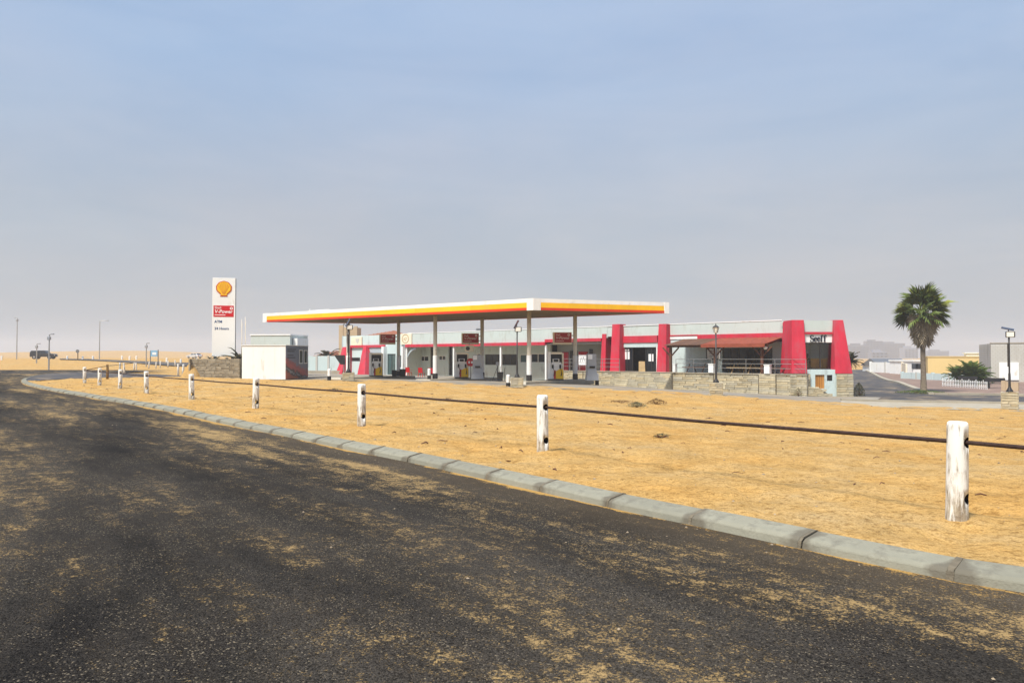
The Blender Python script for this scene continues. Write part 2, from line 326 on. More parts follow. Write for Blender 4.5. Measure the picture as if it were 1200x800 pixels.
def mural_mat():
    """flat print: slate blue above, orange swirl below"""
    m = bpy.data.materials.new('mural_print'); m.use_nodes = True; t = m.node_tree; b = t.nodes['Principled BSDF']
    b.inputs['Roughness'].default_value = 0.5
    co = N(t, 'ShaderNodeTexCoord'); sp = N(t, 'ShaderNodeSeparateXYZ'); t.links.new(co.outputs['Object'], sp.inputs[0])
    n = N(t, 'ShaderNodeTexNoise'); n.inputs['Scale'].default_value = 1.3; n.inputs['Detail'].default_value = 3; n.inputs['Distortion'].default_value = 1.6
    t.links.new(co.outputs['Object'], n.inputs['Vector'])
    # height minus a slope along the panel, wobbled
    k = N(t, 'ShaderNodeMath', operation='MULTIPLY_ADD'); t.links.new(sp.outputs[1], k.inputs[0]); k.inputs[1].default_value = -0.24; t.links.new(sp.outputs[2], k.inputs[2])
    k = N(t, 'ShaderNodeMath', operation='MULTIPLY_ADD'); t.links.new(sp.outputs[1], k.inputs[0]); k.inputs[1].default_value = 0.22; t.links.new(sp.outputs[2], k.inputs[2])
    w = N(t, 'ShaderNodeMath', operation='MULTIPLY_ADD'); t.links.new(n.outputs[0], w.inputs[0]); w.inputs[1].default_value = 0.9; t.links.new(k.outputs[0], w.inputs[2])
    r = N(t, 'ShaderNodeValToRGB'); r.color_ramp.interpolation = 'EASE'
    els = [(0.0, (0.42, 0.10, 0.02)), (0.33, (0.38, 0.085, 0.03)), (0.40, (0.025, 0.02, 0.02)), (0.44, (0.26, 0.25, 0.25)), (0.48, (0.03, 0.03, 0.035)), (0.56, (0.40, 0.07, 0.06)), (0.66, (0.30, 0.07, 0.07)), (0.74, (0.145, 0.15, 0.20)), (1.0, (0.10, 0.13, 0.18))]
    r.color_ramp.elements[0].color = (*els[0][1], 1); r.color_ramp.elements[1].color = (*els[-1][1], 1)
    for p, c in els[1:-1]: e = r.color_ramp.elements.new(p); e.color = (*c, 1)
    mr = N(t, 'ShaderNodeMapRange'); mr.inputs['From Max'].default_value = 3.0; t.links.new(w.outputs[0], mr.inputs[0])
    t.links.new(mr.outputs[0], r.inputs[0]); t.links.new(r.outputs[0], b.inputs['Base Color'])
    MATS['mural_print'] = m
mural_mat()

# ------------------------------------------------------------------ helpers: geometry
class G:
    def __init__(s): s.v = []; s.f = []
    def add(s, v, f):
        o = len(s.v); s.v += [tuple(p) for p in v]; s.f += [tuple(i + o for i in q) for q in f]; return s
    def box(s, c, size, rot=None):
        hx, hy, hz = size[0] / 2, size[1] / 2, size[2] / 2
        P = [Vector((a * hx, b * hy, d * hz)) for d in (-1, 1) for b in (-1, 1) for a in (-1, 1)]
        if rot: e = Euler(rot).to_matrix(); P = [e @ p for p in P]
        c = Vector(c)
        return s.add([p + c for p in P], [(0, 2, 3, 1), (4, 5, 7, 6), (0, 1, 5, 4), (2, 6, 7, 3), (0, 4, 6, 2), (1, 3, 7, 5)])
    def bx(s, x0, x1, y0, y1, z0, z1):
        return s.box(((x0 + x1) / 2, (y0 + y1) / 2, (z0 + z1) / 2), (abs(x1 - x0), abs(y1 - y0), abs(z1 - z0)))
    def tube(s, pts, r, n=8, cap=True):
        pts = [Vector(p) for p in pts]; rs = r if isinstance(r, (list, tuple)) else [r] * len(pts)
        rings = []
        for i, p in enumerate(pts):
            d = (pts[min(i + 1, len(pts) - 1)] - pts[max(i - 1, 0)]).normalized()
            a = d.cross(Vector((0, 0, 1)) if abs(d.z) < 0.9 else Vector((1, 0, 0))).normalized(); b = d.cross(a)
            rings.append([p + (a * math.cos(2 * math.pi * k / n) + b * math.sin(2 * math.pi * k / n)) * rs[i] for k in range(n)])
        f = []
        for i in range(len(pts) - 1):
            for k in range(n): f.append((i * n + k, i * n + (k + 1) % n, (i + 1) * n + (k + 1) % n, (i + 1) * n + k))
        if cap: f.append(tuple(range(n - 1, -1, -1))); f.append(tuple((len(pts) - 1) * n + k for k in range(n)))
        return s.add([q for rg in rings for q in rg], f)
    def lathe(s, prof, c=(0, 0, 0), n=16):
        v = []; f = []
        for (r, z) in prof:
            for k in range(n): v.append((c[0] + r * math.cos(2 * math.pi * k / n), c[1] + r * math.sin(2 * math.pi * k / n), c[2] + z))
        for i in range(len(prof) - 1):
            for k in range(n): f.append((i * n + k, i * n + (k + 1) % n, (i + 1) * n + (k + 1) % n, (i + 1) * n + k))
        f.append(tuple(range(n - 1, -1, -1))); f.append(tuple((len(prof) - 1) * n + k for k in range(n)))
        return s.add(v, f)
    def hexa(s, b, t):      # bottom ring b and top ring t of four points each
        return s.add(list(b) + list(t), [(3, 2, 1, 0), (4, 5, 6, 7)] + [(i, (i + 1) % 4, 4 + (i + 1) % 4, 4 + i) for i in range(4)])
    def prism(s, poly, y0, y1):     # poly in local x,z ; extruded along y
        n = len(poly)
        v = [(x, y0, z) for x, z in poly] + [(x, y1, z) for x, z in poly]
        f = [tuple(range(n)), tuple(range(2 * n - 1, n - 1, -1))] + [(i, i + n, (i + 1) % n + n, (i + 1) % n) for i in range(n)]
        return s.add(v, f)
    def build(s, name, m, parent=None, smooth=False, bevel=0.0, loc=None):
        me = bpy.data.meshes.new(name); me.from_pydata(s.v, [], s.f)
        bm = bmesh.new(); bm.from_mesh(me)
        bmesh.ops.recalc_face_normals(bm, faces=bm.faces)
        if bevel: bmesh.ops.bevel(bm, geom=list(bm.edges), offset=bevel, segments=1, affect='EDGES', clamp_overlap=True)
        bm.to_mesh(me); bm.free()
        if smooth:
            for p in me.polygons: p.use_smooth = True
        me.materials.append(MATS[m] if isinstance(m, str) else m)
        return link(name, me, parent, loc)
def link(name, me, parent=None, loc=None):
    o = bpy.data.objects.new(name, me); COL.objects.link(o); o.parent = parent
    if loc is not None: o.location = loc
    return o
def tag(o, label=None, cat=None, group=None, kind=None):
    for k, v in (('label', label), ('category', cat), ('group', group), ('kind', kind)):
        if v: o[k] = v
    return o
def thing(name, label, cat, loc=(0, 0, 0), rotz=0.0, group=None):
    o = bpy.data.objects.new(name, None); COL.objects.link(o); o.location = loc; o.rotation_euler = (0, 0, rotz)
    return tag(o, label, cat, group)
KIDS = {}
def copy_tree(o, parent=None):
    c = o.copy(); COL.objects.link(c); c.parent = parent
    for ch in list(o.children): copy_tree(ch, c)
    return c
def text_mesh(name, s, size, m, parent, loc, rot=(R(90), 0, 0), ext=0.006, align='LEFT', bold=0.0, shear=0.0, sx=1.0):
    cu = bpy.data.curves.new('lettering', 'FONT'); cu.body = s; cu.size = size; cu.extrude = ext; cu.align_x = align; cu.offset = bold; cu.shear = shear
    tmp = bpy.data.objects.new('lettering', cu); COL.objects.link(tmp)
    bpy.context.view_layer.update()
    me = bpy.data.meshes.new_from_object(tmp.evaluated_get(bpy.context.evaluated_depsgraph_get()))
    bpy.data.objects.remove(tmp); bpy.data.curves.remove(cu)
    me.materials.clear(); me.materials.append(MATS[m]); me.name = name
    o = link(name, me, parent, loc); o.rotation_euler = rot; o.scale = (sx, 1, 1)
    return o
def stroke(g, pts, ws, y0, y1, n=1):
    """a ribbon with changing width in the local x,z plane, with thickness along y"""
    pts = [Vector((p[0], 0, p[1])) for p in pts]
    L = []; Rr = []
    for i, p in enumerate(pts):
        d = (pts[min(i + 1, len(pts) - 1)] - pts[max(i - 1, 0)]).normalized(); nn = Vector((-d.z, 0, d.x))
        L.append(p + nn * ws[i] / 2); Rr.append(p - nn * ws[i] / 2)
    for i in range(len(pts) - 1):
        q = [L[i], L[i + 1], Rr[i + 1], Rr[i]]
        g.prism([(a.x, a.z) for a in q], y0, y1)
def ray(px, d): return Vector(((px - 600) / F * d, d))
def zof(py, d): return EYE - (py - HY) * d / F

# ------------------------------------------------------------------ the lie of the land
LX, LY = 4.12, 6.88
def _ctrl():
    P = []
    for px, d, z in ((1183, 38, -1.20), (838, 42.7, -0.67), (606, 44.8, -0.30), (408, 48, 0.0), (650, 50.5, -0.22), (540, 54.5, -0.20), (437, 60.5, -0.22),
                     (335, 56, -0.24), (250, 56, -0.06), (425, 90, -0.62), (530, 79, -0.55), (600, 70, -0.72), (700, 61, -0.86), (760, 57.5, -0.93), (850, 53, -1.0), (920, 50, -1.08),
                     (985, 49, -1.14), (1040, 39, -1.12), (1040, 50, -1.15), (1082, 57, -1.28), (1160, 76, -1.05), (1100, 85, -1.30), (1020, 118, -1.2), (1300, 60, -1.3), (1300, 30, -1.0),
                     (1000, 200, -1.0), (700, 200, -0.8), (300, 110, -0.4), (200, 60, 0.0), (150, 50, 0.0)):
        P.append((*ray(px, d), z))
    for k in range(0, 8): P.append((LX + 3 - k * 4.5, LY - 3.8 + k * 5.63, 0.0))
    for a in (-150, -60, 60, 200): P.append((a, 900, -0.8))
    P.append((30, -20, 0)); P.append((60, 0, -0.6)); P.append((200, 100, -1.0)); P.append((200, 300, -1.0))
    return np.array(P)
CP = _ctrl()
def _phi(r2): return 0.5 * r2 * np.log(r2 + 1e-9)
def _solve():
    n = len(CP); X = CP[:, :2] / 50
    d2 = ((X[:, None] - X[None]) ** 2).sum(-1)
    A = np.zeros((n + 3, n + 3)); A[:n, :n] = _phi(d2) + np.eye(n) * 0.002
    A[:n, n] = 1; A[:n, n + 1:] = X; A[n, :n] = 1; A[n + 1:, :n] = X.T
    return np.linalg.solve(A, np.concatenate([CP[:, 2], [0, 0, 0]]))
CW = _solve()
def sstep(a, b, t): t = np.clip((t - a) / (b - a), 0, 1); return t * t * (3 - 2 * t)
def zf(x, y):
    x = np.asarray(x, float); y = np.asarray(y, float); sh = x.shape
    xf, yf = x.ravel(), y.ravel(); Q = np.stack([np.clip(xf, -200, 250), np.clip(yf, -40, 900)], 1) / 50; n = len(CP)
    o = np.empty(len(xf))
    for i in range(0, len(xf), 20000):
        q = Q[i:i + 20000]; d2 = ((q[:, None] - CP[None, :, :2] / 50) ** 2).sum(-1)
        o[i:i + 20000] = _phi(d2) @ CW[:n] + CW[n] + q @ CW[n + 1:]
    o = np.clip(o, -1.9, 0.3)
    s = (xf - LX) * 0.781 + (yf - LY) * 0.624
    o *= sstep(-1, 8, s)
    # the plain rises past the far road, and low dunes stand on it
    rise = 1.15 * sstep(92, 150, yf) * sstep(-6, -26, xf + 0.05 * (yf - 90))
    o = o * (1 - sstep(0.2, 1.0, rise)) + rise
    o += 4.2 * np.exp(-((xf + 300) / 90) ** 2 - ((yf - 620) / 120) ** 2) * (xf < 0) + 2.4 * np.exp(-((xf + 420) / 160) ** 2 - ((yf - 560) / 90) ** 2)
    o += 3.0 * np.exp(-((xf + 90) / 160) ** 2 - ((yf - 900) / 100) ** 2)
    return o.reshape(sh)
def z1(x, y): return float(zf(np.array([x]), np.array([y]))[0])
def ground(px, py, off=0.0):
    """where the sight line through a pixel meets the land"""
    ds = np.concatenate([np.arange(3, 60, 0.05), np.arange(60, 700, 0.5)])
    xs = (px - 600) / F * ds
    zz = EYE - (py - HY) * ds / F
    k = np.argmax(zz <= zf(xs, ds) + off)
    if k == 0: k = len(ds) - 1
    return Vector((xs[k], ds[k], zf(xs[k:k + 1], ds[k:k + 1])[0] + off))
def vnoise(x, y, seed=0):
    """smooth value noise"""
    xi = np.floor(x).astype(np.int64); yi = np.floor(y).astype(np.int64); fx = x - xi; fy = y - yi
    def h(a, b):
        n = (a * 374761393 + b * 668265263 + seed * 974634777) & 0x7fffffff; n = ((n ^ (n >> 13)) * 1274126177) & 0x7fffffff
        return ((n ^ (n >> 16)) & 0xffff) / 65535.0
    u = fx * fx * (3 - 2 * fx); v = fy * fy * (3 - 2 * fy)
    return (h(xi, yi) * (1 - u) + h(xi + 1, yi) * u) * (1 - v) + (h(xi, yi + 1) * (1 - u) + h(xi + 1, yi + 1) * u) * v
def resample(P, n):
    P = np.array([p[:2] for p in P], float); L = np.r_[0, np.cumsum(np.hypot(*np.diff(P, axis=0).T))]
    s = np.linspace(0, L[-1], n); return np.stack([np.interp(s, L, P[:, 0]), np.interp(s, L, P[:, 1])], 1)
def smooth_line(P, it=3):
    P = [Vector(p[:2]) for p in P]
    for _ in range(it):
        Q = [P[0]]
        for a, b in zip(P[:-1], P[1:]): Q += [a * 0.75 + b * 0.25, a * 0.25 + b * 0.75]
        Q.append(P[-1]); P = Q
    return P
def grid_mesh(name, X, Y, Z, m, smooth=True, skirt=0.0):
    a, b = X.shape
    v = np.stack([X.ravel(), Y.ravel(), Z.ravel()], 1)
    i = np.arange(a * b).reshape(a, b)
    q = np.stack([i[:-1, :-1], i[1:, :-1], i[1:, 1:], i[:-1, 1:]], -1).reshape(-1, 4)
    me = bpy.data.meshes.new(name); me.from_pydata(v.tolist(), [], q.tolist())
    bm = bmesh.new(); bm.from_mesh(me); bmesh.ops.recalc_face_normals(bm, faces=bm.faces)
    if sum(f.normal.z for f in bm.faces) < 0: bmesh.ops.reverse_faces(bm, faces=bm.faces)
    bm.to_mesh(me); bm.free()
    if smooth: me.polygons.foreach_set('use_smooth', [True] * len(me.polygons))
    me.materials.append(MATS[m] if isinstance(m, str) else m)
    return link(name, me)
def ruled(name, A, B, n, mcount, m, off=0.0, power=1.0, relief=None):
    A = resample(A, n); B = resample(B, n); t = np.linspace(0, 1, mcount) ** power
    X = A[:, None, 0] * (1 - t) + B[:, None, 0] * t; Y = A[:, None, 1] * (1 - t) + B[:, None, 1] * t
    Z = zf(X, Y) + off
    if relief is not None: Z = Z + relief(X, Y, t[None] * np.ones_like(X))
    return tag(grid_mesh(name, X, Y, Z, m), kind='structure')

# the plain: one sheet to the horizon
def plain():
    rr = np.concatenate([[0.01], np.geomspace(2, 2600, 150)]); th = np.linspace(0, 2 * np.pi, 361)
    X = rr[:, None] * np.cos(th)[None]; Y = rr[:, None] * np.sin(th)[None]
    Z = zf(X, Y) - 0.16 + 0.10 * (vnoise(X / 9, Y / 9, 3) - 0.5) * sstep(60, 120, Y) + 0.5 * (vnoise(X / 60, Y / 60, 5) - 0.5) * sstep(150, 400, Y)
    tag(grid_mesh('sand_plain', X, Y, Z, M_SAND), kind='structure')
plain()

# kerb line (back edge, sand side) from the photograph's perspective
def flat(px, py, z=0.0): d = (EYE - z) * F / (py - HY); return Vector(((px - 600) / F * d, d))
KPIX = [(1200, 662), (1145, 657.5), (977, 625), (845, 599), (742, 580), (665, 564), (600, 551), (493, 530), (413, 516), (346, 503), (280, 491.7), (206, 476), (143, 466.7), (101.7, 460.4), (60, 453.7), (40, 449.2)]
K = [flat(*p) for p in KPIX]
k0 = (K[0] - K[4]).normalized()
K = [K[0] + k0 * s for s in (16, 10, 5, 2)] + K
KT = [flat(*p) for p in ((33.5, 446.8), (30.8, 444.6), (33, 442.4), (40, 440.2), (52, 438.4), (70, 437.0), (92, 436.2), (108, 436.0))]
KL = smooth_line(K + KT, 3)
KL_A = resample(KL, 900)
def offset_line(P, d):
    P = np.asarray([tuple(p[:2]) for p in P]); T = np.gradient(P, axis=0); T /= np.hypot(T[:, 0], T[:, 1])[:, None]
    return P + np.stack([T[:, 1], -T[:, 0]], 1) * d       # right of travel is the sand, left the road
# kerb stones, each a part
kerb = bpy.data.objects.new('kerb', None); COL.objects.link(kerb); kerb['kind'] = 'structure'
def kerb_profile(j=0): return [(0.0, -0.25), (0.0, 0.004), (-0.03, 0.012), (-0.235, -0.022), (-0.272, -0.045), (-0.290, -0.115), (-0.290, -0.25)]
def make_kerb():
    L = np.r_[0, np.cumsum(np.hypot(*np.diff(KL_A, axis=0).T))]
    s = 0.0; total = L[-1]; off = offset_line(KL_A, 1.0) - KL_A
    def at(q): return Vector((np.interp(q, L, KL_A[:, 0]), np.interp(q, L, KL_A[:, 1]))), Vector((np.interp(q, L, off[:, 0]), np.interp(q, L, off[:, 1]))).normalized()
    prof = kerb_profile(); gm = G()
    while s < total - 0.3:
        ln = random.uniform(1.02, 1.16); e = min(s + ln, total)
        g = G(); rings = []
        gap = random.uniform(0.010, 0.020)
        dz = random.uniform(-0.006, 0.006); dn = random.uniform(-0.008, 0.008)
        c0, _ = at((s + e) / 2)
        nseg = 3
        for i in range(nseg + 1):
            p, n = at(s + gap + (e - s - 2 * gap) * i / nseg)
            rings.append([(p.x + n.x * (a + dn) - c0.x, p.y + n.y * (a + dn) - c0.y, b + dz) for a, b in prof])
        m_ = len(prof); v = [q for r_ in rings for q in r_]; f = []
        for i in range(nseg):
            for k in range(m_): f.append((i * m_ + k, i * m_ + (k + 1) % m_, (i + 1) * m_ + (k + 1) % m_, (i + 1) * m_ + k))
        f += [tuple(range(m_)), tuple(range(nseg * m_ + m_ - 1, nseg * m_ - 1, -1))]
        g.add(v, f); g.build('kerb_stone', 'kerb', kerb, bevel=0.006, loc=(c0.x, c0.y, 0))
        # mortar smeared in the joint
        p, n = at(s); q, _ = at(min(s + 0.05, total)); d = (q - p).normalized() if (q - p).length > 1e-6 else Vector((1, 0))
        w = random.choice((0.012, 0.016, 0.022))
        for k in range(1, len(prof) - 2):
            (a0, b0), (a1, b1) = prof[k], prof[k + 1]
            pts = []
            for (a, b, hh) in ((a0, b0, 0.004), (a1, b1, 0.004), (a1, b1, -0.03), (a0, b0, -0.03)):
                pts.append((a, b + hh))
            vv = []
            for sgn in (-1, 1):
                for a, b in pts:
                    wob = w * random.uniform(0.7, 1.3)
                    vv.append((p.x + n.x * a + d.x * sgn * wob, p.y + n.y * a + d.y * sgn * wob, b))
            gm.add(vv, [(0, 1, 2, 3), (7, 6, 5, 4), (0, 4, 5, 1), (1, 5, 6, 2), (2, 6, 7, 3), (3, 7, 4, 0)])
        s = e
    o = gm.build('mortar_joints', 'mortar', kerb); o['kind'] = 'stuff'
make_kerb()

# road sheet with distance to kerb as attribute
def road():
    rr = np.concatenate([np.linspace(-0.20, 6, 60), np.geomspace(6.2, 140, 60)])
    base = offset_line(KL_A[::4], 1.0) - KL_A[::4]; b0 = KL_A[::4]
    # the near road: fan out from the kerb line towards the road side
    far = np.array([[60, -60]]); 
    n = len(b0)
    # targets on a big outline, so fans never cross
    T = resample([(8, -14), (-20, -30), (-70, -20), (-110, 20), (-125, 60), (-112, 78), (-90, 86), (-74, 89), (-66, 90.5), (-60, 91), (-53, 91), (-46, 90), (-40, 88)], n)
    t = np.concatenate([np.linspace(0, 0.06, 40), np.geomspace(0.062, 1, 70)])
    st = offset_line(KL_A, -0.27)[::4]
    X = st[:, None, 0] * (1 - t) + T[:, None, 0] * t; Y = st[:, None, 1] * (1 - t) + T[:, None, 1] * t
    D = np.hypot(X - st[:, None, 0], Y - st[:, None, 1])
    # true distance to the nearest kerb point for the near part
    kd = np.full(X.shape, 9.0); m = D < 8
    xs, ys = X[m], Y[m]; res = np.empty(len(xs))
    for i in range(0, len(xs), 4000):
        res[i:i + 4000] = np.sqrt(((xs[i:i + 4000, None] - st[None, :, 0]) ** 2 + (ys[i:i + 4000, None] - st[None, :, 1]) ** 2).min(1))
    kd[m] = res
    Z = np.full(X.shape, -0.105) + 0.012 * (vnoise(X / 2.5, Y / 2.5, 9) - 0.5)
    o = grid_mesh('asphalt_road', X, Y, Z, M_ASPH); tag(o, kind='structure')
    a = o.data.attributes.new('kerb_dist', 'FLOAT', 'POINT'); a.data.foreach_set('value', kd.ravel().astype(np.float32))
road()

# sand verge inside the kerb up to the forecourt
def lampz(px, d, dd=1.0): p = ray(px, d + dd); return p
BACK = [Vector((46, 24)), Vector((32, 33.5)), ray(1183, 38.6), ray(1040, 40.0), ray(950, 41.5), ray(838, 43.2), ray(720, 44.6), ray(606, 45.6), ray(500, 47.3), ray(408, 49.0), ray(345, 55.2), ray(280, 56.6), ray(235, 57.0), flat(185, 441.6), flat(140, 442.4), flat(95, 443.4), flat(62, 444.2), flat(42, 446.2)]
P_FEET = [flat(*p_) for p_ in ((1119, 607), (636, 530), (424, 498), (300, 479.2), (225, 468.8))]
def relief(X, Y, t):
    a = 0.060 * (vnoise(X / 1.7, Y / 1.7, 1) - 0.5) + 0.045 * (vnoise(X / 0.45, Y / 0.45, 2) - 0.5) + 0.030 * (vnoise(X / 0.19, Y / 0.19, 4) - 0.5)
    foot = np.clip(vnoise(X / 0.33 + 7, Y / 0.33, 6) - 0.66, 0, 1) * -0.16
    # two pairs of shallow wheel ruts wander along the verge
    for c_, w_ in ((0.30, 0.018), (0.47, 0.02)):
        tt = t + 0.035 * (vnoise(X / 5, Y / 5, 21) - 0.5) + 0.05 * (vnoise(X / 17, Y / 17, 22) - 0.5)
        for dd in (-0.026, 0.026): a = a - 0.045 * np.exp(-((tt - c_ - dd) / 0.006) ** 2) * (0.5 + vnoise(X / 1.3, Y / 1.3, 23)) + 0.02 * np.exp(-((tt - c_ - dd - 0.011) / 0.005) ** 2)
    for q_ in P_FEET: a = a + 0.028 * np.exp(-(((X - q_.x) ** 2 + (Y - q_.y) ** 2) / 0.055)) * (0.6 + 0.8 * vnoise(X / 0.2, Y / 0.2, 31))
    e = sstep(0, 0.012, t)
    return (a + foot) * e - 0.006 * (1 - e) + 0.16 * (vnoise(X / 6, Y / 6, 8) - 0.5) * sstep(0.05, 0.4, t) * sstep(1.0, 0.85, t)
KV = [Vector(p) for p in offset_line(KL_A, 0.0)]
KV = [p for i_, p in enumerate(KV) if i_ <= max(k_ for k_, q_ in enumerate(KV) if q_.y < 46.5 and q_.x > -31.5)]
def verge():
    B = smooth_line(BACK, 2)
    ruled('sand_verge', KV, B, 620, 120, M_SAND, 0.0, 1.9, relief)
verge()
# paved bay inside the kerb bend, and the road running on behind the sand
BAYK = offset_line(KL_A, 0.0); BAYK = [Vector(p) for p in BAYK if p[1] > 47.0]
ruled('paved_bay', [flat(42, 446.2), flat(62, 444.2), flat(95, 443.4), flat(140, 442.4), flat(185, 441.6), flat(212, 441.2)], BAYK + [flat(150, 436.9), flat(185, 438.2), flat(212, 439.6)], 60, 10, 'far_asphalt', -0.012)
# forecourt paving, behind the sand
U = Vector((0.716, -0.697)).normalized(); NRM = Vector((-U.y * -1, U.x)) * 0
A0 = ray(402, 1 / (0.0153 + 1.54e-5 * (402 - 700)))
A1 = ray(928, 1 / (0.0153 + 1.54e-5 * (928 - 700)))
U = (A1 - A0).normalized(); OUTN = Vector((U.y, -U.x))            # outward, towards the road
if OUTN.y > 0: OUTN = -OUTN
ROTB = math.atan2(U.y, U.x)
def fpt(px, off=0.0):
    k = (px - 600) / F; dr = Vector((k, 1.0))
    t = (A0.dot(OUTN) + off) / dr.dot(OUTN)
    return dr * t
def FS(px, off=0.0): return (fpt(px, off) - A0).dot(U)             # distance along the facade
def FZ(px, py, off=0.0): return zof(py, fpt(px, off).y)
FRONT = [ray(300, 57.6), ray(345, 53.6), ray(408, 47.0), ray(500, 45.6), ray(606, 43.8), ray(720, 42.8), ray(838, 41.4), ray(950, 39.8), ray(1010, 38.6)]
ruled('forecourt_paving', FRONT, [ray(352, 100), A0 + U * -3, A0 + U * 10, A0 + U * 30, A0 + U * 50, A1 + U * 6.0], 120, 60, 'forecourt', -0.02)
# right side: pale pavement, cross road, side road and brick paving
ruled('concrete_pavement', [ray(985, 38.7), ray(1040, 38.4), ray(1100, 37.8), ray(1183, 37.0), Vector((33, 32)), Vector((48, 22))], [ray(985, 44.5), ray(1040, 44.3), ray(1100, 44.0), ray(1183, 43.5), Vector((40, 39.5)), Vector((58, 30))], 80, 12, 'concrete', -0.012)
ruled('cross_road', [ray(985, 44.5), ray(1040, 44.3), ray(1100, 44.0), ray(1183, 43.5), Vector((40, 39.5)), Vector((58, 30))], [ray(985, 53), ray(1040, 55.0), ray(1090, 55.5), ray(1183, 54.6), Vector((48, 51)), Vector((75, 42))], 80, 14, 'far_asphalt', -0.06)
ruled('side_road', [ray(985, 52.8), ray(1040, 54.8), ray(1092, 55.3)], [ray(990, 150), ray(1000, 152), ray(1012, 154)], 16, 60, 'far_asphalt', -0.055)
ruled('brick_pavement', [ray(1088, 55.6), ray(1183, 54.8), Vector((48, 51.2)), Vector((75, 42.2))], [ray(1016, 150), ray(1060, 130), ray(1140, 90), ray(1300, 80)], 60, 40, 'brick_paving', 0.03)
# far road on the rising plain
far_near = [ground(px, py, -0.1) for px, py in ((245, 430.0), (200, 428.6), (150, 425.2), (117, 422.8), (70, 421.2))]
far_back = [ground(px, py, -0.1) for px, py in ((245, 425.6), (200, 424.8), (150, 422.8), (117, 421.4), (70, 420.3))]
ruled('far_road', far_near, far_back, 60, 6, 'far_asphalt', -0.04)
def kerb_strip(P, w, h, name='edge_kerb'):
    """low pale kerb along a far road"""
    Q = resample(P, 60); a = offset_line(Q, -w / 2); b = offset_line(Q, w / 2); g = G()
    for i in range(59):
        c = [a[i], a[i + 1], b[i + 1], b[i]]
        g.hexa([(p[0], p[1], z1(*p) - 0.2) for p in c], [(p[0], p[1], z1(*p) + h) for p in c])
    o = g.build(name, 'concrete'); return tag(o, kind='structure')
kerb_strip([ray(985, 44.4), ray(1100, 43.9), ray(1183, 43.4), Vector((40, 39.4)), Vector((58, 29.9))], 0.3, 0.10, 'pavement_kerb')
kerb_strip([ray(1092, 55.4), ray(1060, 72), ray(1030, 105), ray(1012, 152)], 0.5, 0.10, 'side_road_kerb')
kerb_strip([ray(1094, 55.4), ray(1183, 54.7), Vector((48, 51.1)), Vector((75, 42.1))], 0.35, 0.10, 'cross_road_kerb')

# ------------------------------------------------------------------ stone work
def stone_mesh(l, h, dp, seed, dark=False):
    rnd = random.Random(seed); g = G()
    def j(): return rnd.uniform(-0.10, 0.10)
    fr = [(-l / 2 * 0.96 + j() * 0.12, h / 2 * 0.86), (l / 2 * 0.96 + j() * 0.12, h / 2 * 0.86 + j() * h), (l / 2 * 0.96, -h / 2 * 0.86), (-l / 2 * 0.96, -h / 2 * 0.86 + j() * h)]
    bk = [(-l / 2, h / 2), (l / 2, h / 2), (l / 2, -h / 2), (-l / 2, -h / 2)]
    g.add([(x, -dp * rnd.uniform(0.6, 1.0), z) for x, z in fr] + [(x, 0.05, z) for x, z in bk], [(0, 1, 2, 3), (7, 6, 5, 4), (0, 4, 5, 1), (1, 5, 6, 2), (2, 6, 7, 3), (3, 7, 4, 0)])
    me = bpy.data.meshes.new('stone'); me.from_pydata(g.v, [], g.f)
    bm = bmesh.new(); bm.from_mesh(me); bmesh.ops.recalc_face_normals(bm, faces=bm.faces); bm.to_mesh(me); bm.free()
    me.materials.append(MATS['stone_d' if dark else ('stone_a', 'stone_a', 'stone_b', 'stone_c')[seed % 4]])
    return me
STONES = {}
def stone(l, h, dp, dark=False):
    key = (round(l, 1), round(h, 2), round(dp, 2), random.randrange(4), dark)
    if key not in STONES: STONES[key] = stone_mesh(key[0], key[1], key[2], len(STONES), dark)
    return STONES[key]
def stone_face(parent, x0, x1, y, z0, z1f, course=0.18, lmin=0.4, lmax=1.0, rot=0.0, org=(0, 0), dark=False):
    """lay stones on a face running along local x (turned by rot about org), outward -y; z1f: top height or function of x"""
    z = z0; ztop = z1f if callable(z1f) else (lambda x: z1f)
    zmax = max(ztop(x0), ztop(x1))
    cs, sn = math.cos(rot), math.sin(rot)
    while z < zmax - 0.03:
        h = round(course * random.uniform(0.85, 1.2), 2); h = min(h, round(zmax - z, 2)); x = x0
        while x < x1 - 0.05:
            l = round(min(random.uniform(lmin, lmax), x1 - x), 1)
            if x1 - x - l < 0.25: l = round(x1 - x, 1)
            if l < 0.1: break
            if z + h * 0.9 <= ztop(x + l / 2) + 0.05:
                o = link('stone', stone(l, h, 0.06, dark), parent, (org[0] + (x + l / 2) * cs - y * sn, org[1] + (x + l / 2) * sn + y * cs, z + h / 2))
                o.rotation_euler = (0, 0, rot)
            x += l
        z += h

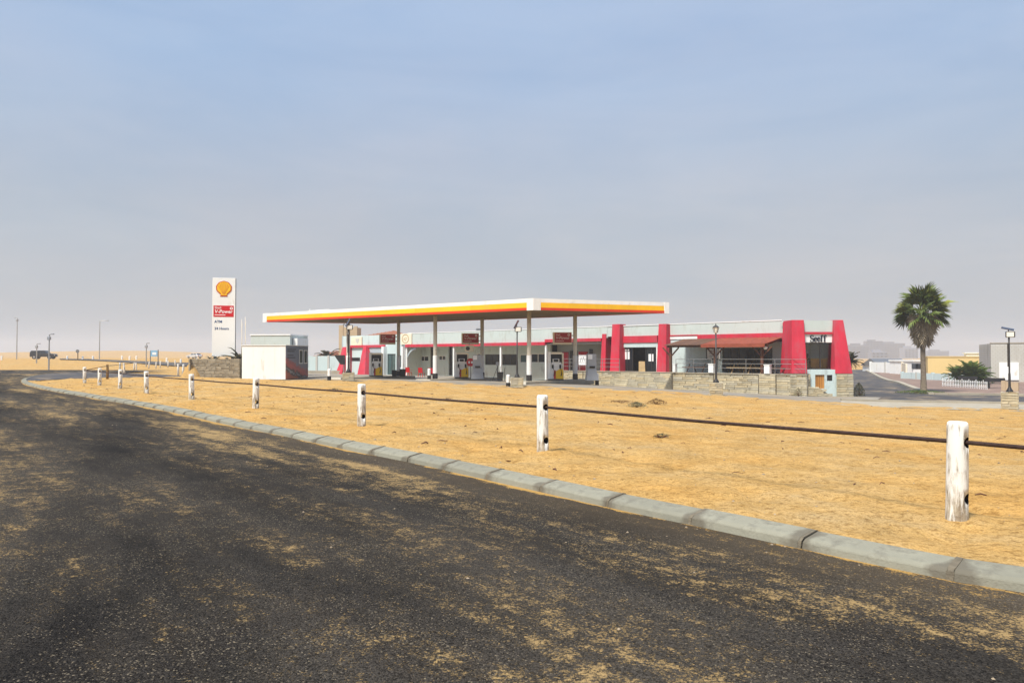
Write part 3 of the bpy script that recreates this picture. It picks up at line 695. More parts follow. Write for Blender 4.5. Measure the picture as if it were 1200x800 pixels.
# ------------------------------------------------------------------ white fence posts and the pipe
def post_mesh():
    n = 28; prof = [(0.096, -0.25), (0.094, 0.0), (0.092, 0.3), (0.090, 0.6), (0.088, 0.86), (0.083, 0.892), (0.070, 0.902), (0.0001, 0.905)]
    g = G(); v = []; f = []
    for (r, z) in prof:
        for k in range(n):
            a = 2 * math.pi * k / n; rr = r * (1 + 0.018 * math.sin(3 * a + z * 2) + 0.012 * math.sin(7 * a + 4 * z))
            v.append((rr * math.cos(a), rr * math.sin(a), z))
    for i in range(len(prof) - 1):
        for k in range(n): f.append((i * n + k, i * n + (k + 1) % n, (i + 1) * n + (k + 1) % n, (i + 1) * n + k))
    f.append(tuple(range(n - 1, -1, -1))); f.append(tuple((len(prof) - 1) * n + k for k in range(n)))
    g.add(v, f); o = g.build('tmp_post', 'worn_white_post', None)
    cut = G(); 
    for z in (0.715, 0.20): cut.tube([(-0.3, 0, z), (0.3, 0, z)], 0.050, 16)
    c = cut.build('tmp_cut', 'hole', None)
    md = o.modifiers.new('b', 'BOOLEAN'); md.object = c; md.operation = 'DIFFERENCE'; md.solver = 'EXACT'
    try: md.material_mode = 'TRANSFER'
    except Exception: pass
    bpy.context.view_layer.update()
    me = bpy.data.meshes.new_from_object(o.evaluated_get(bpy.context.evaluated_depsgraph_get()))
    bpy.data.objects.remove(o); bpy.data.objects.remove(c)
    me.name = 'fence_post'
    for p in me.polygons: p.use_smooth = (abs(p.normal.z) < 0.5)
    return me
PM = post_mesh()
pd = Vector((-0.615, 0.788)); P1 = Vector((4.12, 6.88))
P_PIX = [(1119, 607), (636, 530), (424, 498), (300, 479.2), (225, 468.8), (172, 460.5), (141, 455), (117, 451.2), (99.5, 448.2)]
POSTS = [flat(px, py) for px, py in P_PIX]
ORD = ['first', 'second', 'third', 'fourth', 'fifth', 'sixth', 'seventh', 'eighth', 'ninth']
PL = ['tall worn white post with flaking paint, standing closest to the big kerb joint and bare of neighbours'] 
plabels = ['big worn white fence post with flaking paint, first of the long row by the kerb',
           'second white post of the long row, standing in sand in front of the canopy corner',
           'third white post of the long row, below the pumps under the canopy',
           'fourth white post of the long row, in front of the white kiosk box',
           'fifth white post of the long row, below the stone planter of the tall sign',
           'sixth white post of the long row, between the planter and the blue signboard',
           'seventh white post of the long row, just past the brown wooden post',
           'eighth white post of the long row, second from its far end',
           'last white post at the far end of the long row, by the road bend']
def add_post(p, label, ang, group='white fence posts with drilled holes', lean=(0, 0), s=1.0):
    o = link('fence_post', PM, None, (p.x, p.y, z1(p.x, p.y)))
    o.rotation_euler = (lean[0], lean[1], ang); o.scale = (s, s, s)
    return tag(o, label, 'post', group)
prevd = None
for i, p in enumerate(POSTS):
    a = POSTS[max(i - 1, 0)]; b = POSTS[min(i + 1, len(POSTS) - 1)]; d = b - a
    add_post(p, plabels[i], math.atan2(d.y, d.x), lean=(R(random.uniform(-1.2, 1.2)), R(random.uniform(-1.2, 1.2))) if i else (0, R(-1.0)))
# brown post, then the posts on the far side of the plot
pb = flat(126, 444.5); g = G()
g.tube([(0, 0, -0.2), (0.02, 0, 0.5), (0, 0, 1.0)], [0.085, 0.08, 0.075], 12); o = g.build('wooden_post', 'wood_post', smooth=True, loc=(pb.x, pb.y, 0))
tag(o, 'unpainted brown timber post among the white posts at the road bend', 'post')
BP = [(146, 436.0), (140.5, 433.5), (157.2, 433), (160, 432.4), (174.5, 430.5), (183, 430.8), (188, 429.6), (197, 429.2), (205.5, 428.2), (209, 438.5), (214.5, 439.5)]
BLAB = ['white post tilted against another, behind the seventh post of the long row', 'short white post leaning on a tilted one at the road bend', 'white post of the close pair standing past the road bend', 'second white post of the close pair standing past the road bend',
        'small far white post beside the foot of the thin grey lamp pole', 'small far white post under the blue signboard', 'small far white post just beyond the blue signboard', 'small far white post midway between blue signboard and leaning pair', 'small far white post before the leaning pair', 'white post of the leaning pair beside the sand heap', 'taller white post of the leaning pair beside the sand heap']
BPW = []
for (px, py), lb in zip(BP, BLAB):
    p = ground(px, py); BPW.append(p)
    add_post(p, lb, 0.4, lean=(R(random.uniform(-4, 4)), R(random.uniform(-5, 5))), s=1.0 if p.y < 95 else 0.9)
def pipe(name, pts, label, r=0.020):
    g = G(); g.tube(pts, r, 8); o = g.build(name, 'rust', None, smooth=True); return tag(o, label, 'rail')
e0 = POSTS[0] + (POSTS[0] - POSTS[1]); e1 = POSTS[0] + (POSTS[0] - POSTS[1]) * 0.5
pp = [(e0.x, e0.y, 0.70), (e1.x, e1.y, 0.70)]
for i, p in enumerate(POSTS):
    pp.append((p.x, p.y, z1(p.x, p.y) + 0.715))
    if i < len(POSTS) - 1:
        m_ = (p + POSTS[i + 1]) / 2; pp.append((m_.x, m_.y, z1(m_.x, m_.y) * 1.0 + 0.700))
pipe('pipe_rail', pp, 'long rusty steel pipe threaded through the holes of the white posts')
pipe('pipe_rail', [(POSTS[-1].x, POSTS[-1].y, 0.72), (pb.x, pb.y, 0.9), (BPW[0].x, BPW[0].y, 0.75), (BPW[2].x, BPW[2].y, 0.72)], 'rusty pipe carried by the brown timber post round the bend')
q = [(BPW[2].x, BPW[2].y, 0.72), (BPW[9].x, BPW[9].y, z1(*BPW[9][:2]) + 0.72)]
pipe('pipe_rail', [(-28, 44.0, 0.5), (-23.0, 46.5, 0.55), (-17.0, 41.0, 0.6)], 'loose rusty pipe sagging across the back of the sand') if False else None

# ------------------------------------------------------------------ canopy
CN, CL, CR = Vector((1.33, 46.0)), Vector((-20.95, 62.2)), Vector((10.5, 49.5)); CF = CL + (CR - CN)
Z_B, Z_T = 4.42, 5.14
can = thing('fuel_canopy', 'wide flat fuel canopy with white, yellow and red edge over the pumps', 'canopy', (CN.x, CN.y, 0))
def cl(p, z): return (p.x - CN.x, p.y - CN.y, z)
quad = [CN, CR, CF, CL]; cen = sum(quad, Vector((0, 0))) / 4
def inset(d):
    r = []
    for i in range(4):
        a, b, c = quad[i - 1], quad[i], quad[(i + 1) % 4]
        e1 = (b - a).normalized(); e2 = (c - b).normalized(); n1 = Vector((-e1.y, e1.x)); n2 = Vector((-e2.y, e2.x))
        k = (n1 + n2) / (1 + n1.dot(n2)); r.append(b + k * d)
    return r
I2 = inset(0.12); I3 = inset(0.10)
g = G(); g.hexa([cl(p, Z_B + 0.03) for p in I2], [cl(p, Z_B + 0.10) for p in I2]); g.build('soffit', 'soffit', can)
g = G(); g.hexa([cl(p, Z_T - 0.25) for p in I2], [cl(p, Z_T - 0.18) for p in I2]); g.build('roof_deck', 'galv', can)
def ring(z0, z1_, o_out, o_in=0.10):
    g = G(); a = inset(-o_out); b = inset(o_in)
    for i in range(4):
        j = (i + 1) % 4; c = [a[i], a[j], b[j], b[i]]; g.hexa([cl(p, z0) for p in c], [cl(p, z1_) for p in c])
    return g
H = Z_T - Z_B
def fascia(name, m, z0, z1_):
    a = inset(0.0); b = inset(0.10)
    for i in range(4):
        j = (i + 1) % 4; n = max(2, round((a[j] - a[i]).length / 2.4))
        for k in range(n):
            f0, f1 = k / n, (k + 1) / n; gp = 0.004 / (a[j] - a[i]).length
            f0 += gp; f1 -= gp; o_ = random.uniform(-0.006, 0.006); nn = (a[i] - b[i]).normalized() * o_
            c = [a[i].lerp(a[j], f0) + nn, a[i].lerp(a[j], f1) + nn, b[i].lerp(b[j], f1), b[i].lerp(b[j], f0)]
            g = G(); g.hexa([cl(p, z0) for p in c], [cl(p, z1_) for p in c]); g.build(name, m, can)
fascia('white_panel', 'band_white', Z_B + H * 0.66 + .002, Z_T)
fascia('yellow_panel', 'band_yellow', Z_B + H * 0.22 + .002, Z_B + H * 0.66)
fascia('red_panel', 'band_red', Z_B, Z_B + H * 0.22)
for p, nm in ((CN, 'corner_cap'), (CL, 'corner_cap'), (CR, 'corner_cap')):    # white corner boards
    i = quad.index(p); g = G()
    a = (quad[i - 1] - p).normalized(); b = (quad[(i + 1) % 4] - p).normalized(); w = 0.50 if p is not CR else 0.35
    o_ = inset(-0.015)[i]; ii = inset(0.06)[i]
    for e in (a, b):
        c = [o_, o_ + e * w, ii + e * w, ii]; g.hexa([cl(q, Z_B - 0.02) for q in c], [cl(q, Z_T + 0.012) for q in c])
    g.build('corner_cap', 'band_white', can)
# soffit seams, each a proud strip
g = G(); ed = (CL - CN); cr_ = (CR - CN)
for k in range(1, 16):
    p = CN + ed * (k / 16) + cr_ * 0.03; q = CN + ed * (k / 16) + cr_ * 0.97
    m_ = (p + q) / 2; L_ = (q - p).length; a_ = math.atan2((q - p).y, (q - p).x)
    g.box(cl(m_, Z_B + 0.015), (L_, 0.05, 0.03), (0, 0, a_))
o = g.build('soffit_seams', 'soffit', can); o['kind'] = 'stuff'
# roof top rail seen over the far end
p0 = CL + (CN - CL) * 0.05 + (CF - CL) * 0.3; p1 = CL + (CN - CL) * 0.14 + (CF - CL) * 0.3
g = G(); g.tube([cl(p0, Z_T - 0.2), cl(p0, Z_T + 0.42)], 0.05, 6); g.tube([cl(p0, Z_T + 0.22), cl(p1, Z_T + 0.25)], 0.05, 6); g.tube([cl(p1, Z_T - 0.2), cl(p1, Z_T + 0.25)], 0.04, 6)
g.build('roof_rail', 'band_white', can)
ROWD = Vector((-0.823, 0.567)).normalized()
C_F = [ray(620, 48.5), ray(510, 53.06), ray(408, 58.1)]; C_B = [ray(674, 52.0), ray(565, 56.6), ray(467, 61.6)]
ZI = -0.08
for p in C_F + C_B:
    g = G(); r = 0.14
    g.lathe([(r, 0.0), (r, Z_B + 0.04 - ZI)], (p.x - CN.x, p.y - CN.y, ZI), 16); c_ = g.build('column', 'column', can, smooth=False)
    for pl in c_.data.polygons: pl.use_smooth = len(pl.vertices) == 4
    g = G(); g.lathe([(0.19, 0.0), (0.19, 0.36), (0.17, 0.38), (0.17, 0.40)], (p.x - CN.x, p.y - CN.y, ZI), 14); g.build('column_base', 'black_metal', c_)
    g = G(); g.lathe([(0.165, 0.40), (0.165, 1.65), (0.15, 1.67)], (p.x - CN.x, p.y - CN.y, ZI), 14); g.build('column_sleeve', 'band_white', c_)

# islands, pumps, fuel signs
ISL = ['concrete pump island under the canopy corner closest to the terrace', 'middle concrete pump island under the canopy', 'concrete pump island under the canopy, towards the white kiosk']
PUMP_L = ['fuel pump between the corner column and the terrace end of the canopy', 'middle fuel pump, beside the grey payment cabinet and red round sign', 'fuel pump in front of the red buttress at the kiosk end of the canopy']
SIGN_L = ['red hanging fuel sign on the column next to the terrace', 'red hanging fuel sign on the middle back column', 'red hanging fuel sign on the far column, below the tiled roof']
def make_pump():
    t = thing('fuel_pump', PUMP_L[0], 'fuel pump', group='fuel pumps on the islands')
    g = G(); g.bx(-0.52, 0.52, -0.28, 0.28, 0, 0.08); g.build('base', 'black_metal', t)
    g = G(); g.bx(-0.55, -0.36, -0.30, 0.30, 0.08, 1.92); g.build('side_column', 'band_white', t, bevel=0.012)
    g = G(); g.bx(0.42, 0.52, -0.26, 0.26, 0.08, 1.84); g.build('slim_column', 'cream', t, bevel=0.01)
    g = G(); g.bx(-0.36, 0.42, -0.26, 0.26, 1.76, 1.90); g.build('header', 'cream', t, bevel=0.01)
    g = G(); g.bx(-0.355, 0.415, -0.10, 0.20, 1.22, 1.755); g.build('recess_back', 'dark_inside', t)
    g = G(); g.bx(-0.30, 0.36, -0.24, 0.20, 1.12, 1.215); g.bx(-0.22, 0.22, -0.26, -0.10, 1.215, 1.45); dsp = g.build('display_head', 'band_white', t, bevel=0.01)
    g = G(); g.bx(-0.16, 0.16, -0.275, -0.262, 1.24, 1.42); g.build('screen', 'glass_dark', dsp)
    g = G(); g.bx(-0.355, 0.415, -0.25, 0.25, 0.085, 1.115); cab = g.build('cabinet', 'band_white', t, bevel=0.01)
    g = G(); g.bx(-0.02, 0.50, -0.315, -0.252, 0.10, 0.62); g.prism([(0.0, 0.62), (0.50, 0.62), (0.40, 0.80), (0.22, 0.74)], -0.30, -0.256); g.build('yellow_panel', 'pump_yellow', t)
    g = G(); g.bx(-0.15, -0.025, -0.30, -0.252, 0.10, 0.66); g.build('red_panel', 'pump_red', t)
    for s in (-0.23, 0.28):
        g = G(); g.box((s, -0.31, 0.93), (0.11, 0.14, 0.24)); g.tube([(s, -0.34, 0.98), (s + 0.02, -0.44, 0.92), (s + 0.03, -0.46, 0.84)], 0.022, 6); g.build('nozzle', 'rubber', t)
        g = G(); pts = [(s, -0.33, 0.84)] + [(s + 0.16 * math.sin(a) * (1 if s < 0 else 0.6), -0.36 - 0.04 * math.sin(a), 0.84 - 0.56 * math.sin(a / 2)) for a in (0.5, 1.0, 1.6, 2.2, 2.8)] + [(s + 0.10, -0.33, 0.55)]
        g.tube(pts, 0.018, 6); g.build('hose', 'rubber', t)
    return t
PROTO_PUMP = make_pump()
def make_sign():
    t = thing('fuel_sign', SIGN_L[0], 'sign', group='red fuel signs hung at the columns')
    g = G(); g.bx(-1.28, 0.05, -0.07, 0.07, 0.0, 0.86); g.build('sign_box', 'cream', t, bevel=0.012)
    g = G(); g.bx(-1.16, 0.03, -0.082, -0.072, 0.14, 0.82); g.build('red_board', 'sign_dark_red', t)
    text_mesh('lettering', 'Shell', 0.17, 'print_white', t, (-1.08, -0.085, 0.62), ext=0.003)
    text_mesh('lettering', 'V-Power', 0.27, 'print_white', t, (-1.08, -0.085, 0.38), ext=0.003, shear=0.12)
    g = G(); g.bx(-1.08, -0.5, -0.086, -0.0825, 0.24, 0.265); g.build('small_print', 'print_white', t)
    g = G()
    for k in range(16):
        a0, a1 = 2 * math.pi * k / 16, 2 * math.pi * (k + 1) / 16; ri, ro = 0.045, 0.085; cx, cz = -0.16, 0.68
        g.prism([(cx + ri * math.cos(a0), cz + ri * math.sin(a0)), (cx + ro * math.cos(a0), cz + ro * math.sin(a0)), (cx + ro * math.cos(a1), cz + ro * math.sin(a1)), (cx + ri * math.cos(a1), cz + ri * math.sin(a1))], -0.086, -0.0825)
    g.build('roundel', 'print_white', t)
    for z_ in (0.25, 0.6): g = G(); g.bx(0.05, 0.16, -0.03, 0.03, z_, z_ + 0.07); g.build('bracket', 'galv', t)
    return t
PROTO_SIGN = make_sign()
for i, (a, b) in enumerate(zip(C_F, C_B)):
    m_ = (a + b) / 2; d = (b - a).normalized(); ang = math.atan2(d.y, d.x)
    L_ = (b - a).length + 2.2
    isl = thing('pump_island', ISL[i], 'pump island', (m_.x, m_.y, ZI), ang, 'concrete pump islands')
    g = G(); g.bx(-L_ / 2, L_ / 2, -0.75, 0.75, -0.35, 0.0); g.build('slab', 'concrete', isl, bevel=0.02)
    for sg_ in (-1, 1): g = G(); g.bx(sg_ * (L_ / 2 + 0.01), sg_ * (L_ / 2 + 0.06), -0.77, 0.77, -0.35, -0.012); g.build('end_trim', 'column', isl)
    pmp = PROTO_PUMP if i == 0 else copy_tree(PROTO_PUMP)
    pc = ray((651, 541, 441)[i], m_.y); pmp.location = (pc.x, pc.y, ZI); pmp.rotation_euler = (0, 0, R(4)); pmp['label'] = PUMP_L[i]
    sg = PROTO_SIGN if i == 0 else copy_tree(PROTO_SIGN)
    sg.location = (b.x - 0.30, b.y - 0.02, zof(403.6, b.y)); sg.rotation_euler = (0, 0, R(3)); sg['label'] = SIGN_L[i]

# loose equipment on the islands
def cabinet(px, d, w, h, label, name='payment_cabinet'):
    p = ray(px, d); t = thing(name, label, 'cabinet', (p.x, p.y, ZI), R(5))
    g = G(); a, b = w / 2 * 1.25, w / 2 * 0.92
    g.hexa([(-a, -0.32, 0), (a, -0.32, 0), (a, 0.32, 0), (-a, 0.32, 0)], [(-b, -0.28, h * 0.45), (b, -0.28, h * 0.45), (b, 0.28, h * 0.45), (-b, 0.28, h * 0.45)])
    g.bx(-b, b, -0.27, 0.27, h * 0.45 + 0.001, h); g.build('housing', 'grey_metal', t, bevel=0.015)
    g = G(); g.bx(-0.18, 0.18, -0.34, -0.285, h * 0.47, h * 0.54); g.build('slot', 'rubber', t)
    g = G(); g.bx(-b, -b + 0.30, -0.29, -0.271, h * 0.80, h * 0.97); g.build('notice', 'print_white', t)
    return t
cabinet(693, 49.6, 0.62, 1.78, 'tall grey flared cabinet at the terrace end of the islands')
cabinet(559.5, 53.0, 0.72, 1.72, 'grey cabinet between the middle pump and its back column')
def disc_sign():
    p = ray(551.5, 54.2); t = thing('round_sign', 'round red sign on a post behind the middle fuel pump', 'sign', (p.x, p.y, ZI))
    g = G(); g.tube([(0, 0, 0), (0, 0, 0.9)], 0.04, 8); g.build('pole', 'galv', t)
    g = G(); g.prism([(0.30 * math.cos(k * math.pi / 10), 1.18 + 0.30 * math.sin(k * math.pi / 10)) for k in range(20)], -0.06, 0.02); g.build('disc', 'sign_red', t)
    g = G(); g.bx(-0.16, -0.04, -0.075, -0.062, 1.10, 1.26); g.bx(0.04, 0.16, -0.075, -0.062, 1.10, 1.26); g.build('emblem', 'print_white', t)
    p = ray(550, 54.6); 
    t2 = thing('floodlight', 'floodlight in a cream hood above the round red sign', 'light', (p.x, p.y, zof(406, 54.6)))
    g = G(); g.bx(-0.32, 0.32, -0.2, 0.2, -0.38, 0.10); g.build('hood', 'cream', t2, bevel=0.02)
    g = G(); g.prism([(-0.1 + 0.15 * math.cos(k * math.pi / 8), -0.14 + 0.15 * math.sin(k * math.pi / 8)) for k in range(16)], -0.22, -0.201); g.build('lens', 'glass_dark', t2)
    g = G(); g.tube([(0, 0, 0.10), (0, 0, 0.24)], 0.03, 6); g.build('hanger', 'galv', t2)
disc_sign()
def small_bollard(px, py, d, label):
    p = ray(px, d); zz = zof(py, d)
    t = thing('guard_bollard', label, 'bollard', (p.x, p.y, max(zz, z1(p.x, p.y) - 0.02)), 0, 'short white bollards with black feet')
    g = G(); g.lathe([(0.13, -0.15), (0.13, 0.20)], n=12); g.build('foot', 'rubber', t)
    g = G(); g.lathe([(0.115, 0.20), (0.115, 0.62), (0.09, 0.67), (0.02, 0.69)], n=12); g.build('shaft', 'band_white', t)
small_bollard(386, 444, 49.5, 'short white bollard with black foot by the lamp next to the kiosk')
small_bollard(595.5, 452, 44.9, 'short white bollard beside the stone plinth below the canopy corner')
small_bollard(699.5, 449, 49.8, 'short white bollard at the foot of the tall grey flared cabinet')
small_bollard(503, 443, 52.6, 'short white bollard in front of the middle island column')
def bin_(px, d, label, w=0.42, h=0.62, m='rubber'):
    p = ray(px, d); z = ZI if m == 'rubber' else z1(p.x, p.y)
    t = thing('waste_bin', label, 'bin', (p.x, p.y, z), R(8))
    g = G(); a, b = w / 2 * 0.8, w / 2
    g.hexa([(-a, -a, 0), (a, -a, 0), (a, a, 0), (-a, a, 0)], [(-b, -b, h), (b, -b, h), (b, b, h), (-b, b, h)]); g.build('body', m, t)
    g = G(); g.bx(-b * 1.06, b * 1.06, -b * 1.06, b * 1.06, h + 0.002, h + 0.05); g.build('lid', 'black_metal', t)
    g = G(); g.tube([(0, 0, h + 0.05), (0.05, 0, h + 0.45)], 0.02, 6); g.build('squeegee', 'galv', t)
bin_(586, 50.5, 'black squeegee bin on the corner island beside the corner column', 0.4, 0.5)
bin_(472, 59.5, 'black bin with a squeegee beside the far back column', 0.5, 0.55)
bin_(462, 60.2, 'small black bin just behind the far fuel pump', 0.4, 0.45)
def air_stand():
    p = ray(583, 52.0); t = thing('air_stand', 'thin grey air hose stand near the corner column', 'air stand', (p.x, p.y, z1(p.x, p.y)))
    g = G(); g.tube([(0, 0, 0), (0, 0, 1.15)], 0.03, 8); g.tube([(-0.35, 0, 0), (0, 0, 1.0)], 0.02, 6); g.tube([(0.5, 0.1, 0), (0.5, 0.1, 0.9)], 0.02, 6); g.build('frame', 'black_metal', t)
    g = G(); g.box((0, -0.05, 1.2), (0.22, 0.16, 0.26)); g.build('gauge_box', 'grey_metal', t, bevel=0.02)
    g = G(); g.lathe([(0.10, 0), (0.30, 0.01), (0.30, 0.05), (0.1, 0.06)], (0.1, 0, 0), 12); g.build('foot_plate', 'black_metal', t)
air_stand()
def chair(px, d, label, m):
    p = ray(px, d); t = thing('plastic_chair', label, 'chair', (p.x, p.y, z1(p.x, p.y) - 0.02), R(160), 'red chairs on the shop walk')
    g = G(); g.bx(-0.23, 0.23, -0.23, 0.23, 0.42, 0.46); g.build('seat', m, t)
    g = G(); g.box((0, 0.24, 0.68), (0.44, 0.035, 0.46), (R(-10), 0, 0)); g.build('backrest', m, t)
    for sx in (-1, 1):
        for sy in (-1, 1): g = G(); g.tube([(sx * 0.24, sy * 0.24, 0), (sx * 0.2, sy * 0.2, 0.42)], 0.025, 6); g.build('leg', m, t)
    g = G(); g.bx(-0.27, -0.22, -0.2, 0.25, 0.62, 0.65); g.bx(0.22, 0.27, -0.2, 0.25, 0.62, 0.65); g.build('armrests', m, t)
chair(479, 72, 'red plastic chair closest to the arched recess of the shop', 'sign_red')
chair(494, 71, 'red plastic chair below the small dark shop window', 'sign_red')
chair(506, 70, 'red plastic chair beside the middle front column', 'sign_red')

# ------------------------------------------------------------------ lamp posts on stone plinths
LAMPL = ['black lamp post on a stone plinth in front of the red buttress near the kiosk', 'black lamp post on a stone plinth below the canopy corner', 'black lamp post on a stone plinth in front of the pergola', 'black lamp post on a stone plinth beside the palm road, under open sky']
def lamp(px, d, pybase, pyfoot, pytop, label, style):
    p = ray(px, d); zb = zof(pybase, d); zp = zof(pyfoot, d); zt = zof(pytop, d)
    t = thing('lamp_post', label, 'lamp post', (p.x, p.y, zb), -math.atan2(p.x, p.y), 'black lamp posts on stone plinths')
    hp = zp - zb; hh = zt - zb
    w = 0.36
    g = G(); g.bx(-w + 0.04, w - 0.04, -w + 0.04, w - 0.04, -0.3, hp - 0.02); pl = g.build('plinth', 'stone_core', t)
    for r_ in range(4): stone_face(pl, -w, w, -w + 0.03, -0.1, hp, 0.13, 0.25, 0.55, rot=r_ * math.pi / 2)
    g = G(); g.lathe([(0.17, hp - 0.02), (0.16, hp + 0.05), (0.07, hp + 0.22), (0.06, hp + 0.3), (0.055, hp + 0.9), (0.04, hp + 1.0), (0.04, hh - 0.35)], n=12); g.build('pole', 'black_metal', t, smooth=True)
    if style == 'lantern':
        g = G(); g.lathe([(0.05, hh - 0.36), (0.10, hh - 0.32), (0.17, hh - 0.04), (0.18, hh - 0.03)], n=6); g.build('lantern', 'lamp_glass', t)
        g = G(); g.lathe([(0.20, hh - 0.03), (0.11, hh + 0.06), (0.03, hh + 0.10), (0.02, hh + 0.2)], n=6)
        for k in range(6):
            a = k * math.pi / 3; g.tube([(0.10 * math.cos(a), 0.10 * math.sin(a), hh - 0.33), (0.178 * math.cos(a), 0.178 * math.sin(a), hh - 0.02)], 0.012, 4)
        g.build('lantern_cap', 'black_metal', t)
    else:
        g = G(); g.box((0.06, -0.02, hh - 0.30), (0.42, 0.16, 0.30)); fl = g.build('lamp_head', 'black_metal', t, bevel=0.02)
        g = G(); g.bx(-0.10, 0.22, -0.125, -0.103, hh - 0.42, hh - 0.18); g.build('lamp_glass', 'lamp_glass', fl)
        g = G(); g.tube([(0, 0, hh - 0.35), (-0.02, 0, hh - 0.02)], 0.025, 6); g.build('bracket', 'black_metal', t)
        g = G(); g.box((-0.05, 0, hh), (0.56, 0.34, 0.035), (R(14), R(14) if style == 'solar' else R(-62), 0)); g.build('solar_panel', 'solar', t)
        if style == 'solar' or style == 'dark':
            g = G(); g.box((-0.03, -0.03, hh - 1.35), (0.10, 0.14, 1.2)); g.build('battery_box', 'black_metal', t, bevel=0.01)
lamp(408.5, 48.0, 444, 436, 378, LAMPL[0], 'dark')
lamp(606, 44.8, 453, 442, 380, LAMPL[1], 'tilt')
lamp(839, 42.7, 464, 448, 383, LAMPL[2], 'lantern')
lamp(1182.5, 38.0, 479.5, 459, 385, LAMPL[3], 'solar')

# ------------------------------------------------------------------ pylon sign on its stone planter
PYD = 57.0; pc = ray(262, PYD)
pl = thing('stone_planter', 'long raised stone planter carrying the tall sign', 'planter', (pc.x, pc.y, 0), R(6))
zb, ztp = -0.1, zof(420.3, 56.2)
px0, px1 = (228 - 262) / F * 56.5, (284 - 262) / F * 56.5
g = G(); g.bx(px0 + 0.06, px1 - 0.06, -0.84, 1.14, zb - 0.3, ztp - 0.03); g.build('core', 'stone_core', pl)
stone_face(pl, px0, px1, -0.85, zb - 0.08, ztp, 0.115, 0.3, 0.7, dark=True)
stone_face(pl, -0.9, 1.2, px0 + 0.05, zb - 0.08, ztp, 0.115, 0.3, 0.7, rot=-math.pi / 2, dark=True) 
stone_face(pl, -0.9, 1.2, -px1 - -0.05, zb - 0.08, ztp, 0.115, 0.3, 0.7, rot=math.pi / 2, dark=True)
py = thing('pylon_sign', 'tall white fuel station sign with a yellow scallop emblem on the planter', 'sign', (pc.x, pc.y, ztp), R(13))
zt = zof(325.5, PYD) - ztp; hw = 0.835; zc0 = zof(417.5, PYD) - ztp
g = G(); g.bx(-hw, hw, -0.05, 0.0, zc0, zt); g.build('front_panel', 'white_paint', py, bevel=0.01)
g = G(); g.bx(-hw + 0.003, hw - 0.003, 0.001, 0.46, zc0, zt - 0.01); g.build('casing', 'side_metal', py)
g = G(); g.bx(-hw + 0.1, -hw + 0.3, 0.05, 0.35, -0.3, zc0 - 0.001); g.bx(hw - 0.3, hw - 0.1, 0.05, 0.35, -0.3, zc0 - 0.001); g.build('feet', 'side_metal', py)
def zpy(y): return zof(y, PYD) - ztp
# scallop emblem
def scallop(r, y0, y1, sc=1.0, bumps=7):
    pts = []
    for k in range(0, 57):
        a = R(-38) + (R(218) - R(-38)) * k / 56
        rr = r * (1 + 0.035 * abs(math.sin((k / 56) * bumps * math.pi)))
        pts.append((rr * math.cos(a) * 1.05, rr * math.sin(a) * 0.98))
    pts += [(-0.42 * r, -0.98 * r), (-0.52 * r, -1.22 * r), (0.52 * r, -1.22 * r), (0.42 * r, -0.98 * r)]
    return [(x * sc, z * sc) for x, z in pts]
zc = (zpy(329.2) + zpy(346.5)) / 2 + 0.03; rr = 0.535
def emb(g, poly, y0, y1, dz=0.0): 
    n = len(poly); v = [(x, y0, z + zc + dz) for x, z in poly] + [(x, y1, z + zc + dz) for x, z in poly] + [(0, y0, zc - 0.2 * rr + dz)]
    g.add(v, [(i, (i + 1) % n, 2 * n) for i in range(n)] + [(i, i + n, (i + 1) % n + n, (i + 1) % n) for i in range(n)])
g = G(); emb(g, scallop(rr, 0, 0), -0.075, -0.051); em = g.build('scallop_emblem', 'logo_red', py)
g = G(); emb(g, scallop(rr, 0, 0, 0.87), -0.088, -0.076, 0.012); ey = g.build('yellow_field', 'logo_yellow', em)
g = G()
for k in range(7):
    a = R(90) + R(-66 + 22 * k) 
    x1, z1_ = rr * 0.80 * math.cos(a), rr * 0.80 * math.sin(a); x0, z0 = 0.30 * rr * math.cos(a) * 0.5, -0.86 * rr
    stroke(g, [(x0, z0 + zc), (x1 * 0.6 + x0 * 0.4, (z1_ * 0.6 + z0 * 0.4) + zc), (x1, z1_ + zc)], [0.014, 0.022, 0.034], -0.094, -0.089)
g.build('emblem_ribs', 'logo_red', em)
g = G(); g.bx(-hw + 0.09, hw - 0.11, -0.062, -0.051, zpy(371.2), zpy(358)); rb = g.build('red_board', 'sign_red', py)
text_mesh('lettering', 'Shell', 0.26, 'print_white', rb, (-hw + 0.17, -0.066, zpy(361.9)), ext=0.003)
text_mesh('lettering', 'V-Power', 0.36, 'print_white', rb, (-hw + 0.17, -0.066, zpy(366.8)), ext=0.003, shear=0.12, bold=0.006)
g = G(); g.bx(-hw + 0.18, 0.12, -0.067, -0.063, zpy(369.3), zpy(368.6)); g.build('small_print', 'print_white', rb)
g = G()
for k in range(16):
    a0, a1 = 2 * math.pi * k / 16, 2 * math.pi * (k + 1) / 16; ri, ro = 0.055, 0.105; cx, cz = hw - 0.28, zpy(361.2)
    g.prism([(cx + ri * math.cos(a0), cz + ri * math.sin(a0)), (cx + ro * math.cos(a0), cz + ro * math.sin(a0)), (cx + ro * math.cos(a1), cz + ro * math.sin(a1)), (cx + ri * math.cos(a1), cz + ri * math.sin(a1))], -0.068, -0.063)
g.build('roundel', 'print_white', rb)
text_mesh('lettering', 'ATM', 0.27, 'print_blue', py, (-hw + 0.17, -0.056, zpy(378.2)), ext=0.004, bold=0.008)
text_mesh('lettering', '24 Hours', 0.27, 'print_blue', py, (-hw + 0.17, -0.056, zpy(386.2)), ext=0.004, bold=0.006)
